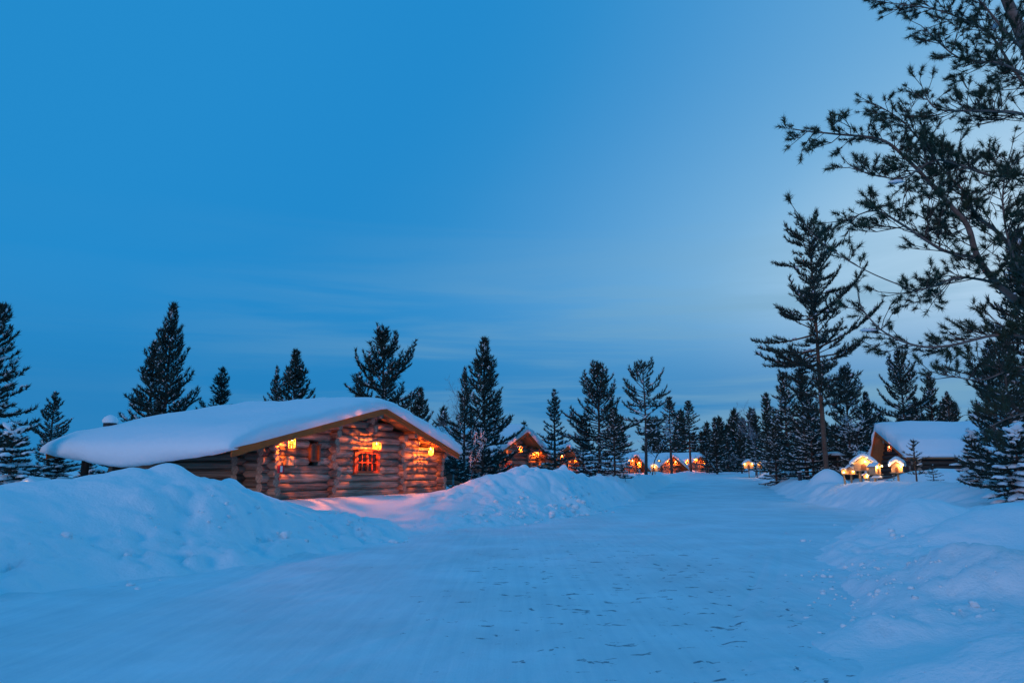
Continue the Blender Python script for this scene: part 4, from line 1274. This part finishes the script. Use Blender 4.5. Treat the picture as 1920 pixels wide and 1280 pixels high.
# ------------------------------------------------------------------ the big pine leaning in from the right
def near_pine():
    rng = np.random.default_rng(4)
    G = TreeGeo()
    T = []
    def pl(lst): return [np.array(at(*q)) for q in lst]
    def smooth(pts, n=4):
        out = []
        P = [pts[0]] + pts + [pts[-1]]
        for i in range(1, len(P) - 2):
            for k in range(n):
                t = k / n
                a, b, c, d = P[i - 1], P[i], P[i + 1], P[i + 2]
                out.append(.5 * (2 * b + (c - a) * t + (2 * a - 5 * b + 4 * c - d) * t * t + (3 * b - a - 3 * c + d) * t ** 3))
        out.append(pts[-1]); return out
    def twig(p, d, L, lev):
        n = max(3, int(L / .12)); pts = [p]
        for i in range(n):
            d = d + rng.normal(size=3) * .17 + np.array([0, 0, .045]); d = d / np.linalg.norm(d)
            p = p + d * L / n; pts.append(p)
        G.line(pts, .0035 + .007 * L, .003)
        if lev > 0:
            k = .25 * L * rng.uniform(.6, 1.2); sd = 1
            while k < L * .97:
                i = min(int(k / L * n), n - 1); c = pts[i]
                dv = pts[i + 1] - pts[i]; dv /= np.linalg.norm(dv)
                lat = np.cross(dv, rng.normal(size=3)); lat /= np.linalg.norm(lat)
                lat[2] = abs(lat[2]) * .4; 
                nd = dv * .8 + lat * .75; nd /= np.linalg.norm(nd)
                twig(c, nd, (.5 * (L - k) + .16) * rng.uniform(.6, 1.1), lev - 1)
                k += rng.uniform(.12, .22)
        # shoots: needles sit on the last hand's breadth only
        G.tuft(pts[-1] + d * .01, d, .068 * rng.uniform(.8, 1.3))
        if rng.random() < .8: G.tuft(pts[-1] - d * .015, d + rng.normal(size=3) * .5, .070)
        if rng.random() < .45: G.tuft(pts[-1] - d * .04, d, .066)
        if rng.random() < .12: G.tuft(pts[-2], d + rng.normal(size=3) * .2, .066)
        if rng.random() < .012 and abs(d[2]) < .35: G.snow(pts[-2] + np.array([0, 0, .02]), d * np.array([1, 1, .3]), (.10, .05, .028))
    def limb(lst, r0, r1, side=1.0, start=.15, every=.17, tip=True, length=.9):
        pts = smooth(pl(lst)); n = len(pts)
        for i in range(n - 1):
            f0, f1 = i / (n - 1), (i + 1) / (n - 1)
            T.append((*pts[i], *pts[i + 1], (r0 + (r1 - r0) * f0) * .62, (r0 + (r1 - r0) * f1) * .62))
        cum = [0]
        for i in range(n - 1): cum.append(cum[-1] + np.linalg.norm(pts[i + 1] - pts[i]))
        tot = cum[-1]; d = tot * start
        while d < tot:
            i = min(max(j for j in range(n) if cum[j] <= d), n - 2)
            t = (d - cum[i]) / max(1e-6, cum[i + 1] - cum[i])
            c = pts[i] * (1 - t) + pts[i + 1] * t
            dv = pts[i + 1] - pts[i]; dv /= np.linalg.norm(dv)
            lat = np.cross(dv, rng.normal(size=3)); lat /= np.linalg.norm(lat); lat[2] = lat[2] * .55 + .12
            nd = dv * .55 + lat * .95; nd /= np.linalg.norm(nd)
            twig(c, nd, length * (1 - .5 * d / tot) * rng.uniform(.5, 1.2), 2)
            d += every * .58 * rng.uniform(.6, 1.4)
        if tip: twig(pts[-1], (pts[-1] - pts[-2]) / np.linalg.norm(pts[-1] - pts[-2]), .35, 1)
    D = 8.6
    # trunk, just outside the right edge
    tb = smooth(pl([(2030, 960, D), (2020, 700, D), (2005, 560, D), (1985, 380, D + .1), (1960, 210, D + .2), (1935, 110, D + .2), (1905, 40, D + .3), (1870, -60, D + .3), (1850, -260, D + .3)]))
    for i in range(len(tb) - 1):
        f0, f1 = i / (len(tb) - 1), (i + 1) / (len(tb) - 1)
        T.append((*tb[i], *tb[i + 1], .16 - .12 * f0, .16 - .12 * f1))
    limb([(2015, 640, D), (1920, 575, D), (1868, 530, D - .1), (1832, 480, D - .2), (1815, 425, D - .3), (1788, 392, D - .3), (1752, 352, D - .4), (1700, 298, D - .4), (1652, 262, D - .5), (1570, 252, D - .5), (1510, 246, D - .6)], .075, .012, start=.30, every=.17, length=.75)
    limb([(1988, 560, D), (1920, 500, D + .3), (1876, 440, D + .4), (1830, 405, D + .5), (1812, 365, D + .5), (1770, 320, D + .6), (1700, 235, D + .6), (1650, 200, D + .6)], .05, .010, start=.25, every=.16)
    limb([(1832, 482, D - .2), (1770, 470, D - .3), (1690, 420, D - .5), (1640, 395, D - .5), (1590, 412, D - .6)], .035, .008, every=.14, length=.75)
    limb([(1985, 380, D), (1930, 330, D - .4), (1860, 330, D - .6), (1760, 300, D - .7), (1690, 335, D - .8), (1610, 320, D - .8)], .035, .008, every=.15, length=.7)
    limb([(1968, 250, D), (1920, 215, D - .2), (1850, 208, D - .3), (1762, 206, D - .4), (1735, 180, D - .4)], .035, .008, every=.15, length=.7)
    limb([(1962, 220, D + .2), (1900, 130, D + .4), (1850, 60, D + .5), (1760, 20, D + .4), (1660, 5, D + .4)], .035, .008, every=.16, length=.65)
    limb([(1935, 110, D + .2), (1882, 56, D), (1849, 15, D), (1800, -40, D)], .035, .010, every=.15, length=.8)
    limb([(1950, 160, D), (1880, 120, D - .3), (1800, 110, D - .3), (1740, 60, D - .3)], .03, .008, every=.16, length=.6)
    limb([(2010, 700, D), (1940, 640, D - .2), (1870, 628, D - .3), (1780, 648, D - .4), (1719, 648, D - .4), (1660, 624, D - .5), (1625, 590, D - .5), (1612, 568, D - .5)], .035, .007, every=.21, length=.55)
    limb([(1868, 530, D - .1), (1800, 520, D - .4), (1740, 540, D - .5), (1690, 550, D - .5)], .028, .007, every=.16, length=.6)
    limb([(1715, 545, D - .5), (1640, 515, D - .5), (1579, 482, D - .6), (1530, 445, D - .6), (1506, 418, D - .6)], .012, .005, start=.45, every=.30, length=.25)
    limb([(2014, 640, D), (1950, 560, D - .6), (1900, 480, D - .8), (1880, 380, D - .9), (1890, 300, D - .9)], .035, .008, every=.15, length=.7)
    limb([(2012, 720, D), (1960, 690, D - .3), (1900, 690, D - .4), (1840, 712, D - .5), (1760, 700, D - .6)], .03, .007, every=.17, length=.6)
    limb([(2015, 800, D), (1960, 770, D - .2), (1900, 780, D - .3), (1855, 800, D - .4)], .028, .007, every=.17, length=.5)
    g = at(2030, 960, D)
    t = empty('pine_tree', (g.x, g.y, ground_z(g.x, g.y)), 0, 'near pine whose boughs hang in from the upper right corner', 'tree', GR)
    off = Vector(t.location)
    root = tb[0]
    T.insert(0, (root[0] + .05, root[1], ground_z(g.x, g.y) - .4, *root, .23, .20))
    for nm, me in (('trunk_and_limbs', seg_mesh('trunk_and_limbs', T, M['bark_near'], 9)), ('twigs', seg_mesh('twigs', G.seg, M['bark'], 3)),
                   ('needles', needle_mesh('needles', G.tp, G.td, G.ts, M['needle_near'], rng, 32, .72, .0032, .9)),
                   ('branch_snow', snow_mesh('branch_snow', G.sp, G.sd, G.ss, rng))):
        o = obj(nm, me, t); o.location = -off
        if nm != 'trunk_and_limbs': o['kind'] = 'stuff'
near_pine()
